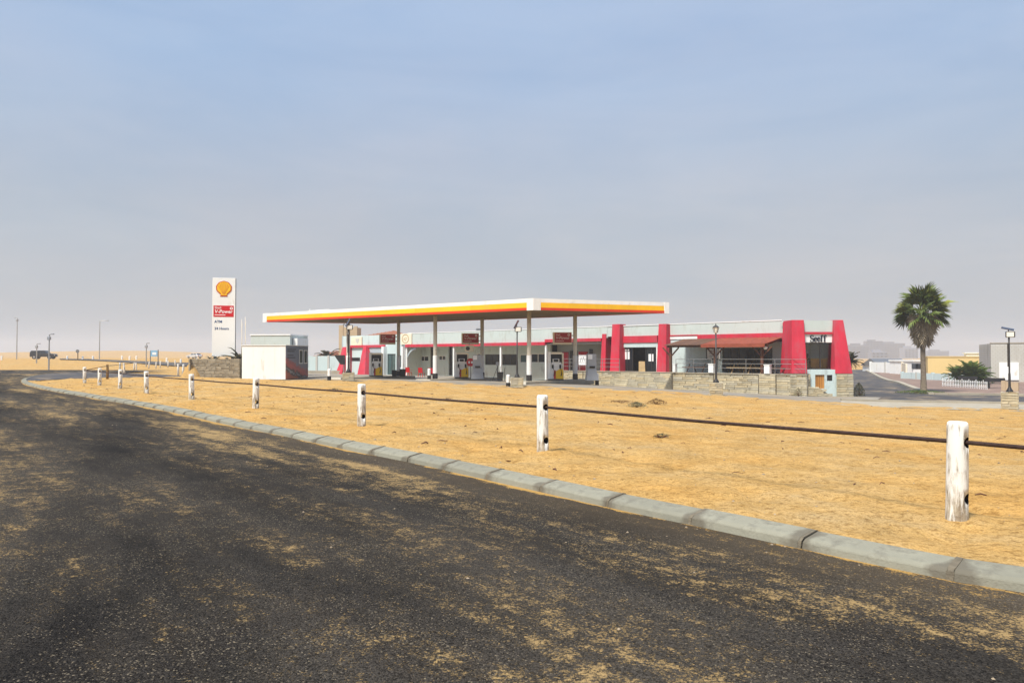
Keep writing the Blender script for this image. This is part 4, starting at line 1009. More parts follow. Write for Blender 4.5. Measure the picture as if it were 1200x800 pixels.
# aloes and bare stalks on the planter
def aloe(x, y, s, label, n=11, m='aloe'):
    p = Vector((pc.x + x, pc.y + y)); t = thing('aloe_plant', label, 'plant', (p.x, p.y, ztp - 0.02)); rnd = random.Random(int(x * 100))
    for k in range(n):
        a = k * 2.4 + rnd.uniform(-.3, .3); el = rnd.uniform(0.2, 1.25); l = s * rnd.uniform(0.6, 1.0)
        g = G(); c = [(0, 0, 0)]
        for j in range(1, 5):
            q = j / 4; c.append((math.cos(a) * l * q * math.cos(el * (1 - 0.5 * q)), math.sin(a) * l * q * math.cos(el * (1 - 0.5 * q)), l * q * math.sin(el) * (1 - 0.35 * q * q)))
        g.tube(c, [0.05 * s, 0.05 * s, 0.04 * s, 0.025 * s, 0.004], 5); g.build('leaf', m, t, smooth=True)
aloe(-0.88, -0.45, 0.45, 'small dark aloe at the front corner of the sign planter'); aloe(-0.30, -0.55, 0.40, 'low dark aloe under the middle of the tall sign'); aloe(0.45, -0.55, 0.32, 'tiny dark aloe under the edge of the tall sign')
aloe(1.10, 0.3, 1.5, 'tall spiky aloe behind the tall sign, against the white kiosk', 16); aloe(1.55, 0.2, 1.0, 'smaller spiky aloe leaning over the white kiosk roof', 12)
for i, (x, h, lb) in enumerate(((1.25, zof(374, 57.4), 'thin pale stalk rising beside the edge of the tall sign'), (1.52, zof(371, 57.4), 'taller thin pale stalk above the white kiosk roof'))):
    t = thing('bare_stalk', lb, 'plant', (pc.x + x, pc.y + 0.35, ztp - 0.02))
    g = G(); g.tube([(0, 0, 0), (0.03, 0, (h - ztp) * 0.5), (0, 0, h - ztp)], [0.03, 0.025, 0.012], 6); g.build('stem', 'cream', t, smooth=True)
    g = G(); g.tube([(0, 0, (h - ztp) * 0.7), (0.06, 0, (h - ztp) * 0.92)], [0.02, 0.01], 5); g.build('twig', 'cream', t)
# sand heap next to the planter
def heap():
    p = ray(229, 56.5); n = 24; X = []; 
    r = np.linspace(0, 1, 10); th = np.linspace(0, 2 * np.pi, n)
    XX = r[:, None] * np.cos(th) * 0.85; YY = r[:, None] * np.sin(th) * 1.1
    ZZ = 1.22 * (1 - r[:, None] ** 1.6) * np.ones_like(XX) * (1 + 0.25 * (vnoise(XX * 2 + 5, YY * 2 + 5, 2) - 0.5)) - 0.15
    o = grid_mesh('sand_heap', XX, YY, ZZ, M_SAND); o.location = (p.x - 0.1, p.y - 0.2, 0); tag(o, 'orange sand heaped against the end of the stone planter', 'sand heap')
heap()

# ------------------------------------------------------------------ white kiosk container
c0 = Vector(ray(334.8, 56.0)); cl_ = Vector(ray(283.5, 57.4)); crr = Vector(ray(360.8, 60.8))
ey_ = (crr - c0).normalized(); kd_ = (crr - c0).length; ex = Vector((ey_.y, -ey_.x)); kw = 3.41
kz = zof(444.6, 56.0); kh = zof(404.8, 56) - kz
kk = thing('container_kiosk', 'white container kiosk with a printed mural on its end wall', 'kiosk', (c0.x, c0.y, kz), math.atan2(ex.y, ex.x))
g = G(); g.bx(-kw, 0, 0, kd_, 0.0, kh); g.build('body', 'white_paint', kk, bevel=0.02)
g = G()
for k in range(1, 4): g.bx(-kw * k / 4 - 0.012, -kw * k / 4 + 0.012, -0.012, 0.005, 0.1, kh - 0.08)
g.bx(-kw, 0, -0.012, 0.005, kh - 0.07, kh - 0.02); g.bx(-kw, 0, -0.012, 0.005, 0.02, 0.08); g.build('frame_strips', 'white_paint', kk)
g = G(); g.bx(-kw - 0.04, 0.045, -0.05, kd_ + 0.05, kh + 0.002, kh + 0.05); g.build('roof_sheet', 'white_paint', kk)
g = G(); g.bx(0.005, 0.028, 0.02, kd_ - 0.02, 0.02, kh - 0.01); g.build('mural_wall', 'mural_print', kk)
for (y0, y1) in ((0.58, 0.72), (0.80, 0.93)):
    ya, yb = kd_ * y0, kd_ * y1
    g = G(); za, zb_ = kh * 0.48, kh * 0.86
    g.bx(0.03, 0.06, ya - 0.06, ya, za, zb_); g.bx(0.03, 0.06, yb, yb + 0.06, za, zb_); g.bx(0.03, 0.06, ya - 0.06, yb + 0.06, za - 0.06, za); g.bx(0.03, 0.06, ya - 0.06, yb + 0.06, zb_, zb_ + 0.06)
    w_ = g.build('window', 'white_paint', kk); g = G(); g.bx(0.03, 0.045, ya, yb, za, zb_); g.build('pane', 'glass_dark', w_)
g = G()
for k, (z_, ln) in enumerate(((0.88, 0.36), (0.82, 0.30), (0.70, 0.26), (0.63, 0.34))): g.bx(0.029, 0.036, kd_ * 0.06, kd_ * (0.06 + ln), kh * z_, kh * z_ + 0.08)
o = g.build('printed_lines', 'print_black', kk)
g = G(); g.bx(-kw * 0.98, -kw * 0.02, 0.1, 0.3, -0.14, -0.001); g.bx(-kw * 0.98, -kw * 0.02, kd_ - 0.3, kd_ - 0.1, -0.25, -0.001); g.build('skids', 'rubber', kk)
# white outbuilding behind it
q = ray(317, 70); ob = thing('outbuilding', 'pale green-white outbuilding showing above the white kiosk', 'building', (q.x, q.y, z1(q.x, q.y)), R(-8))
wz = zof(393, 70) - z1(q.x, q.y)
g = G(); g.bx(-2.0, 1.95, 0, 4, -0.3, wz); g.build('walls', 'parapet_paint', ob); g = G(); g.bx(-2.06, 2.0, -0.06, 4.06, wz + 0.002, wz + 0.12); g.build('roof', 'white_paint', ob)
g = G(); g.bx(2.02, 2.45, 0.5, 3, -0.3, wz - 0.25); g.build('side_annex', 'white_paint', ob)

# ------------------------------------------------------------------ shop building
def wall_open(x0, x1, z0, z1_, y0, y1, ops):
    """wall slab between x0..x1 with rectangular openings (xa, xb, za, zb)"""
    g = G(); xs = sorted({x0, x1, *[o[0] for o in ops], *[o[1] for o in ops]})
    for a, b in zip(xs[:-1], xs[1:]):
        m_ = (a + b) / 2; zs = [z0]
        for o in sorted([o for o in ops if o[0] <= m_ <= o[1]], key=lambda o: o[2]): zs += [o[2], o[3]]
        zs.append(z1_)
        for k in range(0, len(zs), 2):
            if zs[k + 1] - zs[k] > 0.005: g.bx(a, b, y0, y1, zs[k], zs[k + 1])
    return g
shop = thing('shop_building', 'long flat shop building with pale walls and red bands behind the canopy', 'shop building', (A0.x, A0.y, 0), ROTB)
Ltot = FS(917) + 0.05; ZR = 4.12; ZG = -1.2; DEP = 8.2
def window(x0, x1, z0, z1_, y, parent=None, fm='white_paint', gm='glass_dark', mull=1, door=False, name='window'):
    f = 0.07; g = G(); ya, yb = y + 0.02, y + 0.12
    g.bx(x0, x0 + f, ya, yb, z0, z1_); g.bx(x1 - f, x1, ya, yb, z0, z1_); g.bx(x0 + f, x1 - f, ya, yb, z1_ - f, z1_); g.bx(x0 + f, x1 - f, ya, yb, z0, z0 + f)
    for k in range(1, mull + 1):
        x = x0 + (x1 - x0) * k / (mull + 1); g.bx(x - f / 2, x + f / 2, ya + 0.004, yb - 0.004, z0 + f, z1_ - f)
    w = g.build(name, fm, parent or shop)
    xs = [x0 + (x1 - x0) * k / (mull + 1) for k in range(mull + 2)]
    for a, b in zip(xs[:-1], xs[1:]): g = G(); g.bx(a + 0.04, b - 0.04, y + 0.06, y + 0.08, z0 + 0.04, z1_ - 0.04); g.build('pane', gm, w)
    return w
# --- kiosk-end block, px 402..476 : wall on the facade plane
s = FS; zdoor = -0.58
b0, b1 = 0.0, s(476)
ops1 = [(s(406), s(422), FZ(414, 423.2), FZ(414, 418.8)), (s(454), s(463.5), zdoor, FZ(459, 414.5)), (s(466.5), s(474), FZ(470, 430), FZ(470, 416.5))]
wall_open(b0, b1, ZG, ZR - 0.02, 0.0, 0.25, ops1).build('front_wall', 'wall_paint', shop)
window(*ops1[0], 0.02, mull=2, fm='black_metal'); window(*ops1[1], 0.02, fm='black_metal', gm='glass_green', mull=1, name='glass_door'); window(*ops1[2], 0.02, fm='black_metal', gm='glass_green', mull=0)
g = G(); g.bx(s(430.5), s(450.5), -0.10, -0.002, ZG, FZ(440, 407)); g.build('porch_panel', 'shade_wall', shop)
g = G(); g.bx(s(451), s(453.5), -0.5, -0.002, ZG, FZ(452, 406)); g.build('pilaster', 'white_paint', shop)
g = G(); g.bx(s(474.4), s(476), -0.5, -0.002, ZG, FZ(475, 406)); g.build('pilaster', 'white_paint', shop)
# red band
zr0, zr1 = 2.62, 2.92
g = G(); g.bx(s(411), s(452), -0.22, -0.002, zr0, zr1); g.build('red_band', 'red_paint', shop)
# battered buttresses
def buttress(x0t, x1t, x0b, x1b, zb, zt, yt, yb, y1=0.3, parent=None, m='red_paint'):
    g = G(); g.hexa([(x0b, yb, zb), (x1b, yb, zb), (x1b, y1, zb), (x0b, y1, zb)], [(x0t, yt, zt), (x1t, yt, zt), (x1t, y1, zt), (x0t, y1, zt)])
    return g.build('buttress', m, parent or shop, bevel=0.012)
buttress(s(400.5, 0.7), s(407, 0.7), s(395.5, 1.2), s(402.5, 1.2), -0.75, FZ(404, 406.5, .5), -0.6, -1.5)
buttress(s(424, 0.7), s(427.2, 0.7), s(421, 1.2), s(430, 1.2), -0.75, FZ(426, 405.5, .5), -0.5, -1.5)
# --- veranda block, px 476..705 : fascia in the plane, wall set back
v0, v1 = s(476), s(705); SB = 2.2
def SS(px): return FS(px, -SB)
def SZ(px, py): return FZ(px, py, -SB)
opv = [(SS(478), SS(484.5), -0.55, SZ(481, 408)), (SS(492), SS(502), SZ(497, 423.3), SZ(497, 417)), (SS(504.3), SS(509), -0.55, SZ(507, 405.5)), (SS(514), SS(522), SZ(517, 422), SZ(517, 416.5)), (SS(525.8), SS(530.2), -0.55, SZ(528, 405.5)),
       (SS(558.5), SS(563), SZ(560, 422), SZ(560, 414)), (SS(568.5), SS(606), SZ(585, 427.5), SZ(585, 415)), (SS(609), SS(617), SZ(612, 425), SZ(612, 415)), (SS(622), SS(638.5), SZ(630, 425), SZ(630, 414))]
wall_open(SS(476) - 1.5, SS(645), ZG, ZR - 0.3, SB, SB + 0.25, opv).build('veranda_wall', 'wall_paint', shop)
window(*opv[1], SB + 0.02, mull=1, fm='white_paint'); window(*opv[3], SB + 0.02, mull=1); window(*opv[5], SB + 0.02, mull=0); window(*opv[6], SB + 0.02, mull=4, fm='black_metal'); window(*opv[7], SB + 0.02, mull=0, gm='glass_green'); window(*opv[8], SB + 0.02, mull=1)
window(*opv[0], SB + 0.10, mull=0, fm='black_metal', name='dark_door'); window(*opv[2], SB + 0.10, mull=0, fm='black_metal', name='dark_door'); window(*opv[4], SB + 0.10, mull=0, fm='black_metal', name='dark_door')
g = G(); g.bx(v0 - 0.25, v0 - 0.002, 0.26, SB + 0.2, ZG, ZR - 0.3); g.build('veranda_cheek', 'wall_paint', shop)
# arched opening panel at the veranda's start
xa, xb = s(476.3), s(487); n_ = 12; g = G(); zt_ = FZ(480, 407)
arc = [(xa + (xb - xa) * (k / n_), zt_ - (zt_ - 0.9) * (1 - math.sqrt(max(0, 1 - (1 - k / n_) ** 2)))) for k in range(n_ + 1)]
for (x0, z0), (x1, z1_) in zip(arc[:-1], arc[1:]): g.prism([(x0, z0 - 0.25), (x1, z1_ - 0.25), (x1, z1_), (x0, z0)], 0.02, 0.2)
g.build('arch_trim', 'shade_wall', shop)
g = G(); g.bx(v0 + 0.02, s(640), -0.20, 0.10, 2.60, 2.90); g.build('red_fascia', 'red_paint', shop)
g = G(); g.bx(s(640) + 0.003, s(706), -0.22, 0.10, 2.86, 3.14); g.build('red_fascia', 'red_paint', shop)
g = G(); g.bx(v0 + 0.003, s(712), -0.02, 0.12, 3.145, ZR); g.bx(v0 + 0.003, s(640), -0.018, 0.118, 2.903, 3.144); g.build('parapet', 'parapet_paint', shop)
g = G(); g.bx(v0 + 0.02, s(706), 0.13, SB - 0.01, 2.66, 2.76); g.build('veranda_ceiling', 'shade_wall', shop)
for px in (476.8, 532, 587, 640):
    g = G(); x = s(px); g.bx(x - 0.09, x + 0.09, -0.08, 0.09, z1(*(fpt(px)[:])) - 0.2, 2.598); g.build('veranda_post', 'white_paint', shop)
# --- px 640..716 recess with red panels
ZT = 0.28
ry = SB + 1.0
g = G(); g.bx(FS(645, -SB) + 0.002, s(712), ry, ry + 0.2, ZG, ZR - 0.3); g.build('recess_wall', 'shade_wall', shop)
for p0, p1, t0, t1, m in ((656, 666.5, 436, 412.5, 'red_paint'), (668, 677, 436, 411, 'glass_dark'), (678.5, 689, 436, 412, 'red_paint'), (691, 695, 436, 409, 'glass_dark')):
    g = G(); g.bx(FS(p0, -ry), FS(p1, -ry), ry - 0.08, ry - 0.003, FZ(p0, t0, -ry), FZ(p0, t1, -ry)); g.build('door_panel' if m == 'red_paint' else 'shop_window', m, shop)
for p0, p1 in ((645, 655.5), (667, 690)):
    pass
g = G(); g.hexa([(s(705.5), -0.4, ZG), (s(712), -0.4, ZG), (s(712), ry, ZG), (s(705.5), ry, ZG)], [(s(706.5), -0.10, 3.5), (s(711), -0.10, 3.5), (s(711), ry, 3.5), (s(706.5), ry, 3.5)]); g.build('red_side_wall', 'red_paint', shop)
# --- entrance bay
BZ = zof(379.8, 62.5)
for a, b, tpy in ((716.5, 727.2, 379.8), (771, 782, 379.6)):
    x0, x1 = s(a, 0.6), s(b, 0.6); buttress(x0 + 0.05, x1 - 0.10, x0, x1, ZT - 0.1, FZ((a + b) / 2, tpy, .4), -0.55, -0.85)
x0, x1 = s(727), s(771.2)
g = G(); g.bx(x0 + 0.01, x1 - 0.01, -0.12, 0.2, FZ(750, 401.5), FZ(750, 393.5)); g.build('red_beam', 'red_paint', shop)
g = G(); g.bx(x0 + 0.01, x1 - 0.01, -0.05, 0.2, FZ(750, 406.8), FZ(750, 401.5) - 0.003); g.build('lintel', 'wall_paint', shop)
g = G(); g.bx(s(712) + 0.002, s(783), 0.0, 0.2, FZ(750, 393.5) + 0.003, ZR); g.build('parapet', 'parapet_paint', shop)
zd0, zd1 = ZT, FZ(750, 406.8) - 0.003
wd = x1 - x0
for k, (a, b) in enumerate(((0.01, 0.33), (0.66, 0.98))):
    window(x0 + wd * a, x0 + wd * b, zd0, zd1, 0.05, fm='black_metal', mull=1, gm='glass_dark', name='glass_door')
g = G(); g.bx(x0 + 0.02, x0 + 0.10, -0.02, 0.04, zd0, zd1); g.bx(x1 - 0.14, x1 - 0.03, -0.06, 0.04, zd0, zd1); g.build('door_jamb', 'white_paint', shop)
for (fx, za, zb_) in ((0.17, 0.50, 0.82), (0.80, 0.42, 0.72), (0.16, 0.86, 0.93)):    # papers stuck on the glass
    g = G(); c_ = x0 + wd * fx; g.bx(c_ - 0.24, c_ + 0.24, 0.094, 0.104, zd0 + (zd1 - zd0) * za, zd0 + (zd1 - zd0) * zb_); g.build('door_poster', 'print_white', shop)
# --- pergola bay wall
pz = FZ(850, 401)
x0, x1 = s(782) + 0.002, s(917)
opp = [(s(846), s(905), ZT + 0.05, FZ(870, 407.5))]
wall_open(x0, x1, ZG, pz, 0.0, 0.25, opp).build('terrace_front_wall', 'wall_paint', shop)
window(*opp[0], 0.04, fm='black_metal', mull=5, gm='glass_dark')
g = G(); g.bx(x0, s(818), -0.06, 0.2, FZ(800, 397.3), FZ(800, 393.8)); g.build('white_band', 'white_paint', shop)
g = G(); g.bx(x0, s(818), -0.10, 0.2, FZ(800, 393.6), FZ(800, 392.3)); g.build('red_line', 'red_paint', shop)
g = G(); g.bx(s(818) + 0.003, x1 + 0.3, -0.12, 0.2, pz + 0.003, FZ(860, 391.2)); g.build('red_band', 'red_paint', shop)
g = G(); g.bx(x0, s(818), 0.0, 0.2, pz + 0.003, FZ(800, 397.3) - 0.003); g.build('white_band', 'wall_paint', shop)
g = G(); g.bx(x0, x1 + 0.3, -0.02, 0.199, FZ(860, 391.2) + 0.004, ZR); g.build('parapet', 'parapet_paint', shop)
g = G(); g.bx(s(476) + 0.3, x1, -0.05, 0.30, ZR + 0.002, ZR + 0.07); g.build('coping', 'white_paint', shop)
# roof, back and end walls and floor make the rooms dark
g = G(); g.bx(0.0, Ltot, 0.26, DEP, ZR - 0.29, ZR - 0.15); g.build('roof', 'galv', shop)
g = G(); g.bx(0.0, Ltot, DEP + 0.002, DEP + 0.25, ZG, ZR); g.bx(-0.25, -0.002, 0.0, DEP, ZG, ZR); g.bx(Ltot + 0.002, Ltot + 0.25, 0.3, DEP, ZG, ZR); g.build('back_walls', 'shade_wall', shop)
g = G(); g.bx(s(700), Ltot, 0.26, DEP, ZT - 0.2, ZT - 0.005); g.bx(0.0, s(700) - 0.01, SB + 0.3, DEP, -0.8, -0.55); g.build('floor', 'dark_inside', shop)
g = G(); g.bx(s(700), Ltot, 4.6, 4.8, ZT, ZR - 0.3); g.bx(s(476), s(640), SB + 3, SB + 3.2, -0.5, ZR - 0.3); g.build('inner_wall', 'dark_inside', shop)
# roof units
for px, w_, h_ in ((530, 0.5, -0.05), (558, 0.12, 0.2), (536, 0.4, -0.10)):
    g = G(); x = FS(px, -3.0); g.bx(x - w_ / 2, x + w_ / 2, 3, 3.6, ZR - 0.15, ZR + 0.28 + h_); g.build('roof_vent', 'galv', shop)
# shop sign boards, things of their own
def fpos(px, py, off): p = fpt(px, off); return (p.x, p.y, zof(py, p.y))
def shop_board(px0_, px1_, pyb, pyt, label, emblem):
    p = fpos(px0_, pyb, 0.12); w_ = FS(px1_, 0.12) - FS(px0_, 0.12); h_ = zof(pyt, p[1]) - p[2]
    t = thing('shop_sign', label, 'sign', p, ROTB)
    g = G(); g.bx(0, w_, -0.05, 0.09, 0, h_); g.build('board', 'cream', t, bevel=0.01)
    g = G(); cx, cz = w_ * (0.45 if emblem == 'ring' else 0.62), h_ * 0.52
    if emblem == 'ring':
        ro, ri = h_ * 0.42, h_ * 0.35
        for k in range(20):
            a0, a1 = 2 * math.pi * k / 20, 2 * math.pi * (k + 1) / 20
            g.prism([(cx + ri * math.cos(a0) * 1.25, cz + ri * math.sin(a0)), (cx + ro * math.cos(a0) * 1.25, cz + ro * math.sin(a0)), (cx + ro * math.cos(a1) * 1.25, cz + ro * math.sin(a1)), (cx + ri * math.cos(a1) * 1.25, cz + ri * math.sin(a1))], -0.06, -0.051)
        stroke(g, [(cx - ri * 0.7, cz + ri * 0.2), (cx, cz - ri * 0.5), (cx + ri * 0.8, cz + ri * 0.45)], [0.05, 0.09, 0.05], -0.06, -0.051)
        stroke(g, [(cx - ri * 0.8, cz - ri * 0.3), (cx + ri * 0.2, cz + ri * 0.4)], [0.06, 0.05], -0.061, -0.052)
        g.build('round_emblem', 'pale_wood', t)
    else:
        k = h_ * 0.3
        g.prism([(cx - k * 1.2, cz + k * 0.9), (cx + k * 1.2, cz + k * 0.9), (cx + k * 1.1, cz), (cx, cz - k * 1.1), (cx - k * 1.1, cz)], -0.06, -0.051); g.build('crest', 'block_grey', t)
        g = G(); g.bx(w_ * 0.08, w_ * 0.30, -0.06, -0.051, h_ * 0.4, h_ * 0.62); g.build('small_print', 'cream', t)
shop_board(411.5, 424, 405, 394.8, 'cream shop sign with a grey crest above the red buttress', 'crest')
shop_board(469.8, 482.5, 403.6, 391, 'cream shop sign with a round emblem beside the far column', 'ring')
# poster and clutter in the recess
p = fpos(678, 427.5, -0.6); t = thing('poster_board', 'white poster board with dark print behind the terrace railing', 'sign', p, ROTB)
w_ = FS(687, -0.6) - FS(678, -0.6); h_ = zof(415.8, p[1]) - p[2]
g = G(); g.bx(0, w_, 0, 0.05, 0, h_); g.build('board', 'print_white', t); g = G(); g.bx(0.05, 0.09, 0.06, 0.1, ZT - p[2], h_ * 0.9); g.bx(w_ - 0.09, w_ - 0.05, 0.06, 0.1, ZT - p[2], h_ * 0.9); g.build('legs', 'galv', t)
g = G(); stroke(g, [(w_ * .2, h_ * .3), (w_ * .35, h_ * .75), (w_ * .5, h_ * .35), (w_ * .65, h_ * .8), (w_ * .8, h_ * .4)], [0.08] * 5, -0.012, -0.002); g.build('print', 'grey_metal', t)

# ------------------------------------------------------------------ terrace: wall of stone, steps, railing
TO = 3.2
ter = thing('terrace_wall', 'long low stone terrace wall in front of the shop entrance', 'wall', (A0.x, A0.y, 0), ROTB)
def TS(px): return FS(px, TO)
ta, tb = TS(645), TS(946)
g = G(); g.bx(ta + 0.05, TS(926), -TO + 0.06, -0.9, -1.6, ZT - 0.012); g.bx(TS(926) + 0.002, tb - 0.06, -TO + 0.06, -TO + 0.30, -1.6, ZT - 0.012); g.build('terrace_slab', 'concrete', ter)
g = G(); g.bx(s(700), s(912), -0.899, 0.0, ZT - 0.25, ZT - 0.008); g.build('terrace_floor', 'concrete', ter)
JN = [645, 683, 727, 788, 836, 889, 909, 946]
for a, b in zip(JN[:-1], JN[1:]):
    if a == 727:
        continue
    xa_, xb_ = TS(a) + 0.03, TS(b) - 0.03
    hz = TS((a + b) / 2); zlow = z1(*fpt((a + b) / 2, TO)) - 0.1
    stone_face(ter, xa_, xb_, -TO + 0.05 - (0.08 if a in (889,) else 0.0), zlow, ZT + 0.0, 0.145, 0.6, 1.3)
for px in JN[1:-1]:
    g = G(); x = TS(px); g.bx(x - 0.035, x + 0.035, -TO - 0.02, -TO + 0.1, -1.5, ZT); g.build('joint_strip', 'stone_core', ter)
g = G(); g.bx(ta, tb - 0.03, -TO - 0.05, -TO + 0.35, ZT - 0.008, ZT + 0.05); g.build('coping', 'concrete', ter)
stp = thing('entrance_steps', 'wide stone steps leading up to the shop entrance', 'steps', (A0.x, A0.y, 0), ROTB)
zl = z1(*fpt(757, TO + 1)) - 0.02; ns = 7
for k in range(ns):
    g = G(); xs_, xe_ = TS(727) + 0.05, TS(788) - 0.05; zt_ = zl + (ZT - zl) * (k + 1) / (ns + 0.3); z0_ = zl - 0.2 if k == 0 else zl + (ZT - zl) * k / (ns + 0.3) + 0.002
    yo = -TO - 1.0 + k * 0.15
    g.bx(xs_ + 0.02, xe_ - 0.02, yo + 0.05, -TO + 0.03, z0_, zt_); st_ = g.build('step', 'stone_b', stp)
    stone_face(st_, xs_, xe_, yo + 0.04, max(z0_, zl - 0.05), zt_ - 0.004, zt_ - z0_, 0.6, 1.3)
def railing(px0_, px1_, label, step=1.6, name='terrace_railing'):
    t = thing(name, label, 'railing', (A0.x, A0.y, ZT + 0.05), ROTB); y = -TO + 0.15
    x0, x1 = FS(px0_, TO - 0.15), FS(px1_, TO - 0.15); n = max(2, int((x1 - x0) / step))
    for k in range(n + 1): g = G(); x = x0 + (x1 - x0) * k / n; g.tube([(x, y, 0), (x, y, 1.0)], 0.020, 8); g.build('post', 'rail_metal', t)
    for z in (0.36, 0.68, 1.0): g = G(); g.tube([(x0, y, z), (x1, y, z)], 0.017, 8); g.build('rail', 'rail_metal', t)
railing(650, 726, 'metal railing on the terrace in front of the red shop doors')
railing(792, 834, 'metal railing on the terrace under the open half of the pergola')
railing(842, 944, 'metal railing on the terrace before the dark glazing and tower')
def terrace_box(px, label, w_=0.36, h_=0.62):
    p = fpt(px, TO - 0.02); t = thing('terrace_box', label, 'box', (p.x, p.y, ZT + 0.052), ROTB, 'white boxes on the terrace wall')
    g = G(); g.bx(-w_ / 2, w_ / 2, -0.17, 0.17, 0, h_); g.build('body', 'white_paint', t, bevel=0.015); g = G(); g.bx(-w_ / 2 - 0.02, w_ / 2 + 0.02, -0.19, 0.19, h_ + 0.002, h_ + 0.05); g.build('cap', 'white_paint', t)
terrace_box(791, 'narrow white box on the terrace wall beside the entrance steps', 0.20, 0.60); terrace_box(834, 'white box on the terrace wall beside the pergola lamp post', 0.40, 0.62); terrace_box(899.5, 'white box on the terrace wall towards the red tower', 0.40, 0.58)
def picnic(px, off, m, label):
    p = fpt(px, off); t = thing('picnic_table', label, 'picnic table', (p.x, p.y, ZT), ROTB, 'picnic tables on the terrace')
    for k in range(4): g = G(); g.bx(-0.95, 0.95, -0.36 + k * 0.185, -0.36 + k * 0.185 + 0.165, 0.70, 0.745); g.build('table_board', m, t)
    for y in (-0.75, 0.75):
        g = G(); g.bx(-0.95, 0.95, y - 0.13, y + 0.13, 0.42, 0.46); g.build('bench_board', m, t)
    for x in (-0.65, 0.65):
        g = G(); g.tube([(x, -0.72, 0), (x, -0.2, 0.7)], 0.045, 4); g.tube([(x, 0.72, 0), (x, 0.2, 0.7)], 0.045, 4); g.box((x, 0, 0.39), (0.06, 1.7, 0.06)); g.build('trestle', m, t)
picnic(819, 1.7, 'timber', 'dark picnic table under the open half of the pergola'); picnic(872, 1.6, 'pale_wood', 'pale timber picnic table under the red pergola roof, beside a twin'); picnic(886, 1.5, 'pale_wood', 'pale timber picnic table closer to the pergola end post'); picnic(914, 1.5, 'timber', 'dark picnic table beside the red tower')
def menu():
    p = fpos(828.5, 420, 0.05); t = thing('menu_board', 'white wall board with dark print behind the pergola lamp post', 'board', p, ROTB)
    w_ = FS(846, 0.05) - FS(828.5, 0.05); h_ = zof(407.5, p[1]) - p[2]
    g = G(); g.bx(-0.08, w_ - 0.05, -0.02, 0.045, -0.08, h_); g.build('frame', 'black_metal', t); g = G(); g.bx(0.02, w_ - 0.13, -0.035, -0.021, 0.0, h_ - 0.06); g.build('face', 'print_white', t)
    for k in range(3): g = G(); g.bx(0.15 + 0.05 * (k % 2), w_ - 0.4 - 0.2 * k, -0.042, -0.0355, h_ * (0.2 + 0.24 * k), h_ * (0.27 + 0.24 * k)); g.build('print_line', 'shade_wall', t)
menu()
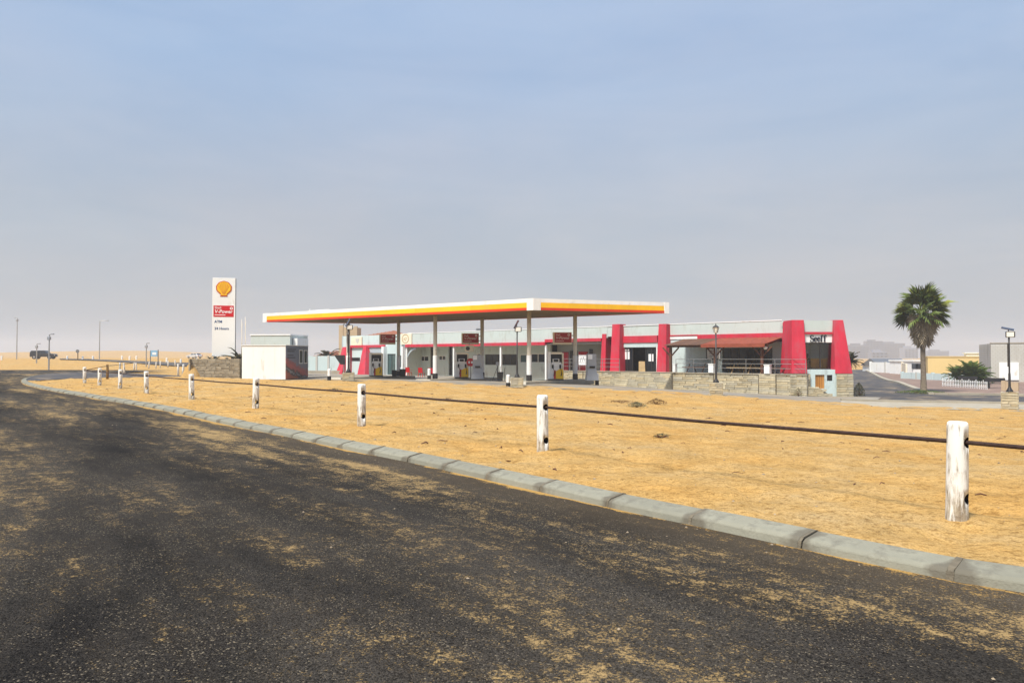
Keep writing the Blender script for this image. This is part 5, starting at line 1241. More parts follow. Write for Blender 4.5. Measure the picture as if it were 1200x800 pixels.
# pergola
def pergola():
    PO = 2.7; t = thing('pergola', 'timber pergola with red sheet roof and open boarded end on the terrace', 'pergola', (A0.x, A0.y, ZT), ROTB)
    yf = -PO; xl, xr = FS(786, PO), FS(893, PO); xm = FS(838, PO)
    hb = FZ(838, 406.5, PO) - ZT; 
    for x in (xl, xm, xr):
        g = G(); g.bx(x - 0.085, x + 0.085, yf - 0.085, yf + 0.085, 0, hb); g.build('post', 'timber', t, bevel=0.008)
        for sgn in (-1, 1): g = G(); g.box((x + sgn * 0.36, yf, hb - 0.36), (0.09, 0.075, 0.98), (0, sgn * R(45), 0)); g.build('brace', 'timber', t)
    x0, x1 = FS(780, PO + .3), FS(900, PO)
    g = G(); g.bx(x0, x1, yf - 0.1, yf + 0.1, hb + 0.002, hb + 0.20); g.build('beam', 'timber', t)
    hback = FZ(840, 396.6, 0.2) - ZT
    g = G(); g.bx(x0, x1, -0.30, -0.16, hback - 0.30, hback - 0.10); g.build('beam', 'timber', t)
    yb = -0.25; ya = yf - 0.45; za = hb + 0.22 - 0.45 * (hback - hb - 0.1) / PO; zb_ = hback - 0.04
    sl = math.atan2(zb_ - za, yb - ya); ln = math.hypot(zb_ - za, yb - ya)
    xsplit = FS(824, PO)
    n = 9
    for k in range(n):          # open half: boards running up the slope with gaps
        x = x0 + 0.15 + (xsplit - x0 - 0.3) * k / (n - 1)
        g = G(); g.box((0, 0, 0), (0.36, ln, 0.04)); o = g.build('roof_board', 'timber_roof', t, loc=(x, (ya + yb) / 2, (za + zb_) / 2 + 0.03)); o.rotation_euler = (sl, 0, 0)
    for k in range(8):
        x = x0 + 0.2 + (x1 - x0 - 0.4) * k / 7
        g = G(); g.box((0, 0, 0), (0.07, ln - 0.1, 0.14)); o = g.build('rafter', 'timber', t, loc=(x, (ya + yb) / 2 + 0.03, (za + zb_) / 2 - 0.075)); o.rotation_euler = (sl, 0, 0)
    g = G(); L_ = x1 - xsplit - 0.15; nn = 64; vv = []; ff = []
    for i in range(nn + 1):
        zz = 0.03 * math.sin(i * math.pi / 2 * 1.0 * 1.0)
        vv += [(xsplit + 0.15 + L_ * i / nn, ya - 0.05, za + 0.06 + zz), (xsplit + 0.15 + L_ * i / nn, yb, zb_ + 0.06 + zz), (xsplit + 0.15 + L_ * i / nn, yb, zb_ + 0.035 + zz), (xsplit + 0.15 + L_ * i / nn, ya - 0.05, za + 0.035 + zz)]
    for i in range(nn): ff += [(4 * i + a, 4 * i + (a + 1) % 4, 4 * i + 4 + (a + 1) % 4, 4 * i + 4 + a) for a in range(4)]
    ff += [(0, 1, 2, 3), (4 * nn + 3, 4 * nn + 2, 4 * nn + 1, 4 * nn)]
    g.add(vv, ff); g.build('roof_sheet', 'sheet_roof', t)
    g = G(); g.bx(xsplit + 0.12, x1 + 0.02, ya - 0.12, ya - 0.06, za - 0.16, za + 0.09); g.build('fascia_board', 'sheet_roof', t)
    p = fpt(893, PO); t2 = thing('globe_light', 'white globe light on the end post of the pergola', 'light', (p.x, p.y, ZT))
    q_ = U * 0.26; g = G(); g.lathe([(0.02, 1.72), (0.12, 1.76), (0.16, 1.86), (0.12, 1.96), (0.02, 2.0)], (q_.x, q_.y, 0), 10); g.build('globe', 'lamp_glass', t2, smooth=True)
    g = G(); g.tube([(U.x * 0.09, U.y * 0.09, 1.75), (q_.x, q_.y, 1.73)], 0.02, 6); g.build('arm', 'black_metal', t2)
pergola()
# A-frame at the door
p = fpt(752, 0.7); t = thing('a_frame_sign', 'small folding sign standing in the open shop doorway', 'sign', (p.x, p.y, ZT), ROTB + 0.7)
g = G(); g.box((0, -0.14, 0.42), (0.5, 0.03, 0.88), (R(-16), 0, 0)); g.build('front_leaf', 'pale_wood', t); g = G(); g.box((0, 0.14, 0.42), (0.5, 0.03, 0.88), (R(16), 0, 0)); g.build('back_leaf', 'pale_wood', t)

# ------------------------------------------------------------------ red office tower
TD = 50.2; tp = ray(928, TD); TR = 0.0
off = thing('office_tower', 'red and white corner office tower at the end of the shop', 'building', (tp.x, tp.y, 0), TR)
sc_ = TD / F
def ox(px, y=0.0): return (px - 600) / F * (TD + y) - tp.x
def oz(py): return zof(py, TD)
zt = oz(374.6)
def leg(x0t, x1t, x0b, x1b, nm):
    g = G(); zb = oz(437.5)
    g.hexa([(ox(x0b, -.35), -0.35, zb), (ox(x1b, -.35), -0.35, zb), (ox(x1b, -.35), 0.9, zb), (ox(x0b, -.35), 0.9, zb)], [(ox(x0t, .25), 0.25, zt), (ox(x1t, .25), 0.25, zt), (ox(x1t, .25), 0.9, zt), (ox(x0t, .25), 0.9, zt)])
    g.build('red_pillar', 'red_paint', off, bevel=0.015)
leg(928.3, 942.3, 927.8, 946, 0); leg(977.2, 988.5, 979, 999, 1)
g = G(); zb = oz(437.5)
g.hexa([(ox(928.0, -.35), 0.905, zb), (ox(930) + .3, 0.905, zb), (ox(930) + .3, 1.80, zb), (ox(927.6, -.35), 1.80, zb)], [(ox(928.5, .25), 0.905, zt), (ox(930, .25) + .3, 0.905, zt), (ox(930) + .3, 1.80, zt), (ox(928.0, .25), 1.80, zt)]); g.bx(ox(928) + .55, ox(928) + .75, 1.803, 3.2, zb, zt - .05); g.build('red_side_wall', 'red_paint', off)
Y4 = 0.40
g = G(); g.bx(ox(940, Y4), ox(979, Y4), 0.40, 0.62, oz(388.6), zt - 0.03); g.build('parapet', 'parapet_paint', off)
g = G(); g.bx(ox(941, .3), ox(978.4, .3), 0.30, 0.60, oz(391.2), oz(388.8)); g.build('red_line', 'red_paint', off)
g = G(); g.bx(ox(940, Y4), ox(980, Y4), 0.40, 0.62, oz(401.0), oz(391.4)); g.build('sign_band', 'white_paint', off)
wz0, wz1 = oz(432.8), oz(401.0)
xw_, xe_w = ox(943.3, Y4), ox(979.5, Y4)
window(xw_, xe_w, wz0, wz1 - 0.003, 0.40, parent=off, fm='black_metal', mull=1, gm='glass_clear')
zdo0, zdo1 = oz(455), oz(438.8)
Y0 = -0.27
dx0, dx1, sx0, sx1 = ox(955, Y0), ox(966, Y0), ox(968.8, Y0), ox(975.2, Y0)
g = wall_open(ox(944, Y0), ox(981, Y0), -1.9, wz0 - 0.003, Y0, 0.62, [(dx0, dx1, zdo0, zdo1), (sx0, sx1, oz(446), oz(439))]); g.build('lower_wall', 'wall_paint', off)
g = G(); g.bx(dx0 + 0.005, dx1 - 0.005, Y0 + 0.08, Y0 + 0.14, zdo0, zdo1 - 0.004); dr = g.build('wooden_door', 'orange_wood', off)
g = G()
for k in range(1, 4): x = dx0 + (dx1 - dx0) * k / 4; g.bx(x - 0.008, x + 0.008, Y0 + 0.07, Y0 + 0.079, zdo0 + 0.02, zdo1 - 0.03)
o = g.build('door_battens', 'timber', dr); o['kind'] = 'stuff'
window(sx0, sx1, oz(446), oz(439), Y0 + .01, parent=off, fm='black_metal', mull=0)
zg = -1.5
# room behind the big pane: side walls, back wall with a window, floor and a desk
xr_ = ox(990, .6)
g = G(); ew0, ew1 = wz0 + 0.35, wz1 - 0.12
g.bx(xr_ - .15, xr_, 0.91, 3.2, zg, ew0); g.bx(xr_ - .15, xr_, 0.91, 3.2, ew1, zt - 0.25); g.bx(xr_ - .15, xr_, 0.91, 1.1, ew0, ew1); g.bx(xr_ - .15, xr_, 2.8, 3.2, ew0, ew1); g.build('east_wall', 'white_paint', off)
g = G()
for y_ in (1.1, 1.64, 2.18, 2.72): g.bx(xr_ - .12, xr_ - .04, y_, y_ + .08, ew0, ew1)
for z_ in (ew0, ew0 + (ew1 - ew0) * .62, ew1 - .08): g.bx(xr_ - .11, xr_ - .05, 1.1, 2.8, z_, z_ + .08)
w_ = g.build('side_window', 'timber', off); g = G(); g.bx(xr_ - .085, xr_ - .075, 1.12, 2.78, ew0 + .02, ew1 - .02); g.build('pane', 'glass_clear', w_)
g = G(); g.bx(ox(928) + .76, xr_ - 0.152, 3.0, 3.2, zg, zt - 0.15); g.build('rear_wall', 'white_paint', off)
g = G(); g.bx(ox(930) + 0.31, xr_ - .16, 0.63, 2.99, zt - 0.5, zt - 0.3); g.build('roof', 'galv', off)
g = G(); g.bx(ox(930) + 0.31, xr_ - .16, 0.63, 2.99, wz0 - 0.3, wz0 - 0.01); g.build('floor', 'pale_wood', off)
t = thing('office_desk', 'wooden desk behind the big pane of the red tower', 'desk', (tp.x + (xw_ + xe_w) / 2 + 0.62, 51.9, wz0 - 0.01))
g = G(); g.bx(-0.95, 0.7, -0.35, 0.35, 0.70, 0.76); g.build('desk_top', 'pale_wood', t); g = G(); g.bx(-0.9, 0.65, -0.30, -0.26, 0.0, 0.699); g.build('front_panel', 'orange_wood', t)
t = thing('office_chair', 'black office chair behind the big pane of the red tower', 'chair', (tp.x + (xw_ + xe_w) / 2 - 0.35, 52.2, wz0 - 0.01))
g = G(); g.bx(-0.25, 0.25, -0.25, 0.25, 0.44, 0.52); g.build('seat', 'rubber', t); g = G(); g.bx(-0.24, 0.24, 0.2, 0.27, 0.56, 1.1); g.build('backrest', 'rubber', t); g = G(); g.tube([(0, 0, 0.05), (0, 0, 0.44)], 0.03, 8); g.lathe([(0.28, 0.0), (0.25, 0.05), (0.04, 0.08)], n=10); g.build('pedestal', 'black_metal', t)
# stone below the pillars
zg = -1.5
pls = thing('tower_plinth', 'stone plinth wall below the red tower pillar beside the dark shrub', 'wall', (tp.x, tp.y, 0), TR)
g = G(); g.bx(ox(980.6, -.4) + 0.03, ox(999, -.4) - 0.03, -0.38, 3.0, zg, oz(437.7)); g.build('core', 'stone_core', pls)
stone_face(pls, ox(980.3, -.4), ox(999, -.4), -0.40, zg + 0.1, oz(437.8), 0.17, 0.35, 0.8)
stone_face(pls, -0.4, 3.0, -ox(999, -.4) + 0.02, zg + 0.1, oz(437.8), 0.17, 0.35, 0.8, rot=math.pi / 2)
pls2 = thing('tower_plinth', 'stone plinth wall between the terrace wall and the small wooden door', 'wall', (tp.x, tp.y, 0), TR)
g = G(); g.bx(ox(924) + 0.03, ox(945.8) - 0.03, -0.45, 0.34, zg, oz(437.7)); g.build('core', 'stone_core', pls2)
stone_face(pls2, ox(923), ox(946), -0.47, zg + 0.1, oz(437.8), 0.17, 0.4, 0.95)
stone_face(pls2, -0.45, 0.3, -ox(946) + 0.02, zg + 0.1, oz(437.8), 0.17, 0.25, 0.5, rot=math.pi / 2)
OXS = ox
rmp = thing('ramp_wall', 'sloping stone ramp wall under the small wooden door', 'wall', (tp.x, tp.y, 0), TR)
xa_, xb_ = ox(946.3, -.8), ox(975, -.8); za_, zb_ = oz(452.8), oz(463.2)
def rtop(x): 
    f_ = (x - ox(960, -.8)) / (xb_ - ox(960, -.8)); return za_ if f_ < 0 else za_ + (zb_ - za_) * f_
g = G(); g.prism([(xa_, zg), (xb_, zg), (xb_, zb_ - 0.06), (ox(960, -.8), za_ - 0.05), (xa_, za_ - 0.05)], -0.85, 0.34); g.build('core', 'stone_b', rmp)
stone_face(rmp, xa_, xb_, -0.87, zg + 0.1, rtop, 0.15, 0.3, 0.7)
# desk and chair seen through the glass
# serif sign lettering
def serif_sign():
    p = Vector((ox(949.6, .38), 0.38)); rotm = Matrix.Rotation(TR, 2); w_ = rotm @ p
    t = thing('office_sign', 'dark serif lettering on the white band of the red tower', 'sign', (tp.x + w_.x, tp.y + w_.y, oz(400.2)), TR)
    h = (oz(391.8) - oz(400.2)) * 0.93; hx = h * 0.66
    def ellipse(cx, cz, rx, rz, a0, a1, n=14): return [(cx + rx * math.cos(R(a0 + (a1 - a0) * k / n)), cz + rz * math.sin(R(a0 + (a1 - a0) * k / n))) for k in range(n + 1)]
    def letter(fn, x): g = G(); fn(g, x); g.build('letter', 'print_black', t)
    def S_(g, x):
        w = h * 0.26
        pts = ellipse(x + w, h * 0.73, w * 0.85, h * 0.23, 35, 250, 12) + ellipse(x + w, h * 0.27, w * 0.95, h * 0.25, 80, -145, 12)
        ws = [0.025 + 0.055 * math.sin(math.pi * k / (len(pts) - 1)) ** 1.2 for k in range(len(pts))]; stroke(g, pts, ws, -0.03, 0.015)
        stroke(g, [(x + w * 1.72, h * 0.98), (x + w * 1.72, h * 0.74)], [0.05, 0.025], -0.031, 0.014); stroke(g, [(x + w * 0.12, h * 0.02), (x + w * 0.12, h * 0.27)], [0.05, 0.025], -0.031, 0.014)
    def e_(g, x):
        rx, rz = h * 0.215, hx / 2; pts = ellipse(x + rx, rz, rx * 0.88, rz * 0.92, 5, 325, 20)
        ws = [0.02 + 0.06 * max(0, math.sin(math.pi * (k / 20) ** 0.9)) for k in range(21)]; stroke(g, pts, ws, -0.03, 0.015)
        stroke(g, [(x + rx * 0.2, rz * 1.08), (x + rx * 1.9, rz * 1.08)], [0.035, 0.035], -0.029, 0.016)
    def f_(g, x):
        stroke(g, [(x + h * 0.10, 0), (x + h * 0.10, h * 0.78)], [0.085, 0.085], -0.03, 0.015)
        stroke(g, ellipse(x + h * 0.25, h * 0.78, h * 0.15, h * 0.19, 180, 40, 10), [0.080 - 0.004 * k for k in range(11)], -0.031, 0.014)
        stroke(g, [(x + h * 0.33, h * 0.91), (x + h * 0.39, h * 0.87)], [0.08, 0.05], -0.032, 0.013)
        stroke(g, [(x - h * 0.02, hx * 0.97), (x + h * 0.25, hx * 0.97)], [0.035, 0.035], -0.029, 0.016); stroke(g, [(x - h * 0.02, 0.02), (x + h * 0.24, 0.02)], [0.04, 0.04], -0.028, 0.017)
    letter(S_, 0); letter(e_, h * 0.60); letter(e_, h * 1.08); letter(f_, h * 1.58); letter(f_, h * 2.06)
serif_sign()

# ------------------------------------------------------------------ things behind the station
def simple_box_thing(name, label, cat, px0_, px1_, py0_, py1_, d, depth, m, rot=0.0, roof=None, group=None):
    p = ray((px0_ + px1_) / 2, d); z0 = z1(p.x, p.y); w_ = (px1_ - px0_) / F * d; h_ = zof(py0_, d) - z0
    t = thing(name, label, cat, (p.x, p.y, z0), rot, group)
    g = G(); g.bx(-w_ / 2, w_ / 2, 0, depth, -0.5, h_); g.build('walls', m, t)
    if roof: g = G(); g.bx(-w_ / 2 - 0.08, w_ / 2 + 0.08, -0.08, depth + 0.08, h_ + 0.002, h_ + 0.14); g.build('roof', roof, t)
    return t, w_, h_
t, w_, h_ = simple_box_thing('tower_house', 'tan plastered tower block behind the shop at the kiosk end', 'building', 397.5, 418, 383.5, 438, 104, 3.0, 'tan_plaster')
g = G(); g.bx(-w_ / 2 - 0.05, -w_ / 2 + 0.55, -0.06, 0.4, 0, h_ + 0.3); g.build('corner_pier', 'tan_plaster', t); g = G(); g.bx(w_ / 2 - 0.35, w_ / 2 + 0.05, -0.06, 0.4, 0, h_ + 0.15); g.build('corner_pier', 'tan_plaster', t)
g = G(); g.bx(-w_ * 0.2, w_ * 0.2, -0.03, 0.1, h_ - 3.2, h_ - 1.6); g.build('opening', 'glass_dark', t)
g = G(); g.tube([(-w_ * 0.4, 0.2, h_), (-w_ * 0.25, 0.2, h_ + 0.5), (-w_ * 0.1, 0.2, h_ + 0.15), (w_ * 0.1, 0.2, h_ + 0.15)], 0.06, 6); g.build('roof_aerial', 'black_metal', t)
def hip_house(px0_, px1_, pye, pyr, d, label, m='tan_plaster'):
    t, w_, h_ = simple_box_thing('tiled_house', label, 'house', px0_, px1_, pye, 438, d, 7, m)
    hr = zof(pyr, d) - zof(pye, d); a, b = w_ / 2 + 0.4, 7.4
    g = G(); g.add([(-a, -0.4, h_), (a, -0.4, h_), (a, b, h_), (-a, b, h_), (a * 0.3, 2.6, h_ + hr), (a * 0.3, 4.4, h_ + hr)], [(0, 1, 4), (1, 2, 5, 4), (2, 3, 5), (3, 0, 4, 5), (3, 2, 1, 0)]); rf = g.build('roof', 'roof_tile', t)
    g = G()
    for k in range(9):
        f_ = (k + 0.5) / 9; za = h_ + hr * f_; y_ = -0.4 + 3.0 * f_; xl = -a + 1.3 * a * f_; xr = a - 0.7 * a * f_
        g.box(((xl + xr) / 2, y_, za + 0.02), (xr - xl, 0.08, 0.06))
    g.build('tile_ridges', 'roof_tile', rf)
    return t
hip_house(424, 476, 394.5, 386.5, 108, 'house with a terracotta hip roof behind the shop, above the far pump')
hip_house(366, 402, 418, 410.5, 112, 'house with a pink tiled roof behind the white boundary wall', 'white_paint')
bw = thing('boundary_wall', 'white boundary wall with grey piers between kiosk and shop', 'wall', (*ray(378, 92), z1(*ray(378, 92))), R(-3))
w_ = 42 / F * 92; h_ = zof(417, 92) - z1(*ray(378, 92)); n = 3
for k in range(n):
    g = G(); x0 = -w_ / 2 + w_ * k / n; g.bx(x0 + 0.12, x0 + w_ / n - 0.12, 0, 0.2, -0.3, h_); g.build('wall_panel', 'wall_paint', bw)
    g = G(); g.bx(x0 - 0.12, x0 + 0.12, -0.06, 0.26, -0.3, h_ + 0.08); g.build('pier', 'block_grey', bw)
g = G(); g.bx(-w_ / 2, w_ / 2 + 1, -0.5, -0.07, -0.3, 0.35); g.build('footing', 'concrete', bw)
g = G(); p = ray(398.5, 80); t = thing('shade_sail', 'dark hanging shade cloth beside the red buttress at the kiosk end', 'awning', (p.x, p.y, 0))
za = zof(416, 80); zb_ = zof(427, 80)
g.prism([(-0.6, za), (0.5, za), (0.5, zb_), (0.1, zb_), (-0.25, (za + zb_) / 2)], -0.2, 0.25); g.build('cloth', 'rubber', t)
g = G(); g.tube([(0.42, 0, z1(p.x, p.y)), (0.42, 0, za)], 0.05, 6); g.build('pole', 'galv', t)

# right side: grey block building, yellow building, walls, houses
d = 76; p = ray(1161, d); z0 = z1(p.x, p.y)
gb = thing('block_building', 'unfinished grey concrete block building with a white board on its wall', 'building', (p.x, p.y, z0), R(-25))
h_ = zof(402.5, d) - z0
g = G(); g.bx(0, 12, 0, 8, -0.8, h_); g.build('block_walls', 'block_grey', gb)
g = G()
for k in range(0, int(h_ / 0.2)):
    g.bx(0.0, 12, -0.006, 0.0, k * 0.2 - 0.010, k * 0.2 + 0.010); g.bx(-0.006, 0.0, 0.0, 8, k * 0.2 - 0.010, k * 0.2 + 0.010)
    for q_ in range(30): x = q_ * 0.4 + (0.2 if k % 2 else 0); g.bx(x - 0.008, x + 0.008, -0.005, 0.0, k * 0.2 + 0.011, k * 0.2 + 0.189)
o = g.build('mortar_courses', 'concrete', gb); o['kind'] = 'stuff'
g = G(); g.bx(0.70, 2.38, -0.10, -0.01, zof(445, 75.5) - z0, zof(424.5, 75.5) - z0); g.build('white_board', 'white_paint', gb)
g = G(); g.bx(-0.05, 12, -0.05, 0.25, h_ + 0.002, h_ + 0.10); g.build('ring_beam', 'concrete', gb)
d = 96; p = ray(1087, d); z0 = z1(p.x, p.y); yb = thing('yellow_building', 'plain yellow building beyond the palm tree', 'building', (p.x, p.y, z0), R(-25))
h_ = zof(418.3, d) - z0; w_ = 6.0
g = G(); g.bx(0, w_, 0, 5, -0.5, h_); g.build('walls', 'yellow_plaster', yb); g = G(); g.bx(-0.06, w_ + .06, -0.07, 5.06, h_ + 0.002, h_ + 0.12); g.build('roof_edge', 'yellow_plaster', yb)
g = G(); g.bx(w_ - 1.6, w_ - 0.1, 0.8, 3, h_ + 0.125, h_ + 0.5); g.bx(w_ - 1.8, w_ + 0.1, 0.6, 3.2, h_ + 0.503, h_ + 0.6); g.build('roof_room', 'white_paint', yb)
def wall_run(pts, h_, label, m='white_paint', name='boundary_wall', pier=True):
    t = thing(name, label, 'wall', (pts[0].x, pts[0].y, z1(*pts[0][:2])))
    for i, (a, b) in enumerate(zip(pts[:-1], pts[1:])):
        dd = b - a; L_ = dd.length; an = math.atan2(dd.y, dd.x); c = (a + b) / 2 - pts[0]; zz = z1(*((a + b) / 2)[:2]) - z1(*pts[0][:2])
        g = G(); g.box((c.x, c.y, zz + h_ / 2 - 0.2), (L_ - 0.22, 0.2, h_ + 0.4), (0, 0, an)); g.build('wall_panel', m, t)
        if pier: g = G(); e = a - pts[0]; g.box((e.x, e.y, zz + h_ / 2 - 0.15), (0.3, 0.3, h_ + 0.5), (0, 0, an)); g.build('pier', 'block_grey' if i % 2 else m, t)
P0, P1 = ray(1057, 97), ray(1134, 84)
wall_run([P0 + (P1 - P0) * k / 4 for k in range(5)], zof(437, 92) - z1(*ray(1095, 92)), 'pale boundary wall in panels in front of the yellow building', 'wall_paint')
P0, P1 = ray(1020, 128), ray(1057, 118)
wall_run([P0 + (P1 - P0) * k / 2 for k in range(3)], 1.75, 'long white boundary wall in front of the grey roofed house')
P0, P1 = ray(1057, 112), ray(1062, 97.5)
wall_run([P0, P1], 1.9, 'cream return wall beside the palm trunk', 'cream')
def house(px0_, px1_, pyt, pyb, d, label, roofm, wm='white_paint', flat_=False):
    t, w_, h_ = simple_box_thing('white_house', label, 'house', px0_, px1_, pyt, pyb, d, 7, wm)
    if flat_: g = G(); g.bx(-w_ / 2 - 0.15, w_ / 2 + 0.15, -0.15, 7.1, h_ + 0.002, h_ + 0.25); g.build('roof', roofm, t)
    else:
        g = G(); g.add([(-w_ / 2 - .3, -.4, h_ + .003), (w_ / 2 + .3, -.4, h_ + .003), (w_ / 2 + .3, 7.4, h_ + .003), (-w_ / 2 - .3, 7.4, h_ + .003), (-w_ / 2 - .3, 3.5, h_ + 1.3), (w_ / 2 + .3, 3.5, h_ + 1.3)], [(0, 1, 5, 4), (2, 3, 4, 5), (0, 4, 3), (1, 2, 5), (3, 2, 1, 0)]); g.build('roof', roofm, t)
    for k in range(3):
        x = -w_ / 2 + w_ * (k + 0.5) / 3; g = G(); g.bx(x - 0.5, x + 0.5, -0.05, 0.05, h_ * 0.45, h_ * 0.85); g.build('window', 'town_win', t)
house(1032, 1066, 428.5, 438, 134, 'low house with a long grey roof behind the white boundary wall', 'side_metal')
house(1070, 1083, 423.5, 440, 112, 'small white flat roofed house beside the palm trunk', 'white_paint', flat_=True)
# town in the mist
TOWN = [(996, 1018, 404, 1024, 'town_a', 'hazy grey apartment block closest to the red tower'), (1016, 1034, 399.5, 1104, 'town_a', 'tall hazy apartment block with stepped top in the mist'), (1032, 1062, 402, 1152, 'town_a', 'widest hazy apartment block in the mist'), (1060, 1076, 407, 1040, 'town_b', 'pale hazy block just before the palm crown'), (1088, 1112, 411, 1216, 'town_a', 'faint hazy block behind the yellow building'), (1022, 1040, 412, 832, 'town_b', 'low pale building in front of the hazy apartment blocks')]
for (a, b, pt, dd, m, lb) in TOWN:
    p = ray((a + b) / 2, dd); z0 = -6.0; w_ = (b - a) / F * dd; h_ = zof(pt, dd) - z0
    t = thing('apartment_block', lb, 'building', (p.x, p.y, z0), R(random.uniform(-10, 10)), 'apartment blocks in the mist')
    g = G(); g.bx(-w_ / 2, w_ / 2, 0, 14, 3, h_); g.build('walls', m, t)
    g = G(); g.bx(-w_ / 2 * 0.7, w_ / 2 * 0.2, 3, 10, h_ + 0.01, h_ + 2.2); g.build('roof_storey', m, t)
    ns = int(h_ / 3.1)
    for k in range(2, ns):
        g = G(); g.bx(-w_ / 2 - 0.3, w_ / 2 + 0.3, -1.2, -0.01, 3.1 * k + 2.7, 3.1 * k + 3.0); g.build('balcony', 'town_b', t)
        nw = max(3, int(w_ / 4))
        for j in range(nw):
            x = -w_ / 2 + w_ * (j + 0.5) / nw; g = G(); g.bx(x - 1.0, x + 1.0, -0.06, 0.05, 3.1 * k + 0.9, 3.1 * k + 2.4); g.build('window', 'town_win', t)

# white picket fence, low wall, benches near the bushes
P0, P1 = ray(1104, 68), ray(1156, 62.5); n = 26
pf = thing('picket_fence', 'white picket fence in front of the low palms', 'fence', (P0.x, P0.y, z1(*P0)))
for k in range(n + 1):
    q = P0 + (P1 - P0) * k / n - P0; zz = z1(*(P0 + q)) - z1(*P0)
    g = G(); g.box((q.x, q.y, zz + 0.36), (0.055, 0.03, 0.66 + (0.22 if k % 4 == 0 else 0))); g.build('picket', 'white_paint', pf)
an = math.atan2((P1 - P0).y, (P1 - P0).x); q = (P1 - P0) / 2; zz = z1(*(P0 + q)) - z1(*P0)
for z in (0.2, 0.55): g = G(); g.box((q.x - 0.03 * math.sin(-an), q.y + 0.035, zz + z), ((P1 - P0).length, 0.03, 0.03), (0, 0, an)); g.build('rail', 'white_paint', pf)
P0, P1 = ray(1176, 60.5), ray(1195, 59.5)
wall_run([P0, P1], 0.75, 'short tan wall behind the solar lamp post', 'tan_plaster', 'low_wall', True)
for i, (px, d_, lb) in enumerate(((1167, 64, 'dark bench between the picket fence and the tan wall'), (1135, 67.5, 'dark bench behind the picket fence'))):
    p = ray(px, d_); t = thing('garden_bench', lb, 'bench', (p.x, p.y, z1(p.x, p.y) + 0.02), R(-10))
    g = G(); g.bx(-0.8, 0.8, -0.2, 0.2, 0.42, 0.47); g.build('seat', 'black_metal', t); g = G(); g.bx(-0.8, 0.8, 0.22, 0.26, 0.55, 0.9); g.build('backrest', 'black_metal', t)
    for x in (-0.6, 0.6): g = G(); g.bx(x - 0.04, x + 0.04, -0.18, 0.25, 0, 0.42); g.build('leg', 'black_metal', t)

# ------------------------------------------------------------------ palms and shrubs
def fan_mesh(rnd, m, n=17, r=0.95, pet=0.9):
    """one fan leaf: stalk plus folded blades spreading from its end; points along +x"""
    g = G(); g.tube([(0, 0, 0), (pet * 0.5, 0, 0.06), (pet, 0, 0.02)], [0.028, 0.022, 0.016], 4)
    for k in range(n):
        a = R(-105 + 210 * k / (n - 1)) + rnd.uniform(-.04, .04); l = r * (1 - 0.28 * abs(a) / R(105)) * rnd.uniform(0.88, 1.08)
        dx, dy = math.cos(a), math.sin(a); nx, ny = -dy, dx; w = 0.058
        mid = 0.55 * l; zd = rnd.uniform(-.03, .03); tip = -0.22 * l * rnd.uniform(0.5, 1.5)
        P = [(pet, 0, 0.02), (pet + dx * mid + nx * w, dy * mid + ny * w, 0.02 + zd - 0.05), (pet + dx * mid, dy * mid, 0.055 + zd), (pet + dx * mid - nx * w, dy * mid - ny * w, 0.02 + zd - 0.05), (pet + dx * l, dy * l, tip)]
        g.add(P, [(0, 1, 2), (0, 2, 3), (1, 4, 2), (2, 4, 3)])
    me = bpy.data.meshes.new('frond'); me.from_pydata(g.v, [], g.f); me.materials.append(MATS[m]); return me
def feather_mesh(rnd, m, l=2.2, n=30, droop=0.55, wl=0.5):
    g = G(); pts = []
    for j in range(9):
        q = j / 8; pts.append((l * q * (1 - 0.12 * q), 0, 0.5 * l * q * 0.6 - droop * l * q * q))
    g.tube(pts, [0.025 * (1 - 0.8 * j / 8) for j in range(9)], 4)
    for k in range(n):
        q = 0.12 + 0.87 * k / n; j = min(7, int(q * 8)); f_ = q * 8 - j
        p = Vector(pts[j]).lerp(Vector(pts[j + 1]), f_)
        for s_ in (-1, 1):
            ll = wl * math.sin(math.pi * min(1, q * 0.9 + 0.12)) * rnd.uniform(0.8, 1.1) + 0.1
            e = p + Vector((0.55 * ll, s_ * 0.8 * ll, -0.12 * ll + rnd.uniform(-.05, .05))); w = Vector((0.055, -s_ * 0.02, 0.02))
            g.add([p - w, p + w, e], [(0, 1, 2)])
    me = bpy.data.meshes.new('frond'); me.from_pydata(g.v, [], g.f); me.materials.append(MATS[m]); return me
rnd = random.Random(11)
FANS = [fan_mesh(rnd, 'palm_green') for _ in range(3)] + [fan_mesh(rnd, 'palm_light') for _ in range(2)]
DEAD = [fan_mesh(rnd, 'palm_dead', 13, 0.85, 0.6) for _ in range(3)]
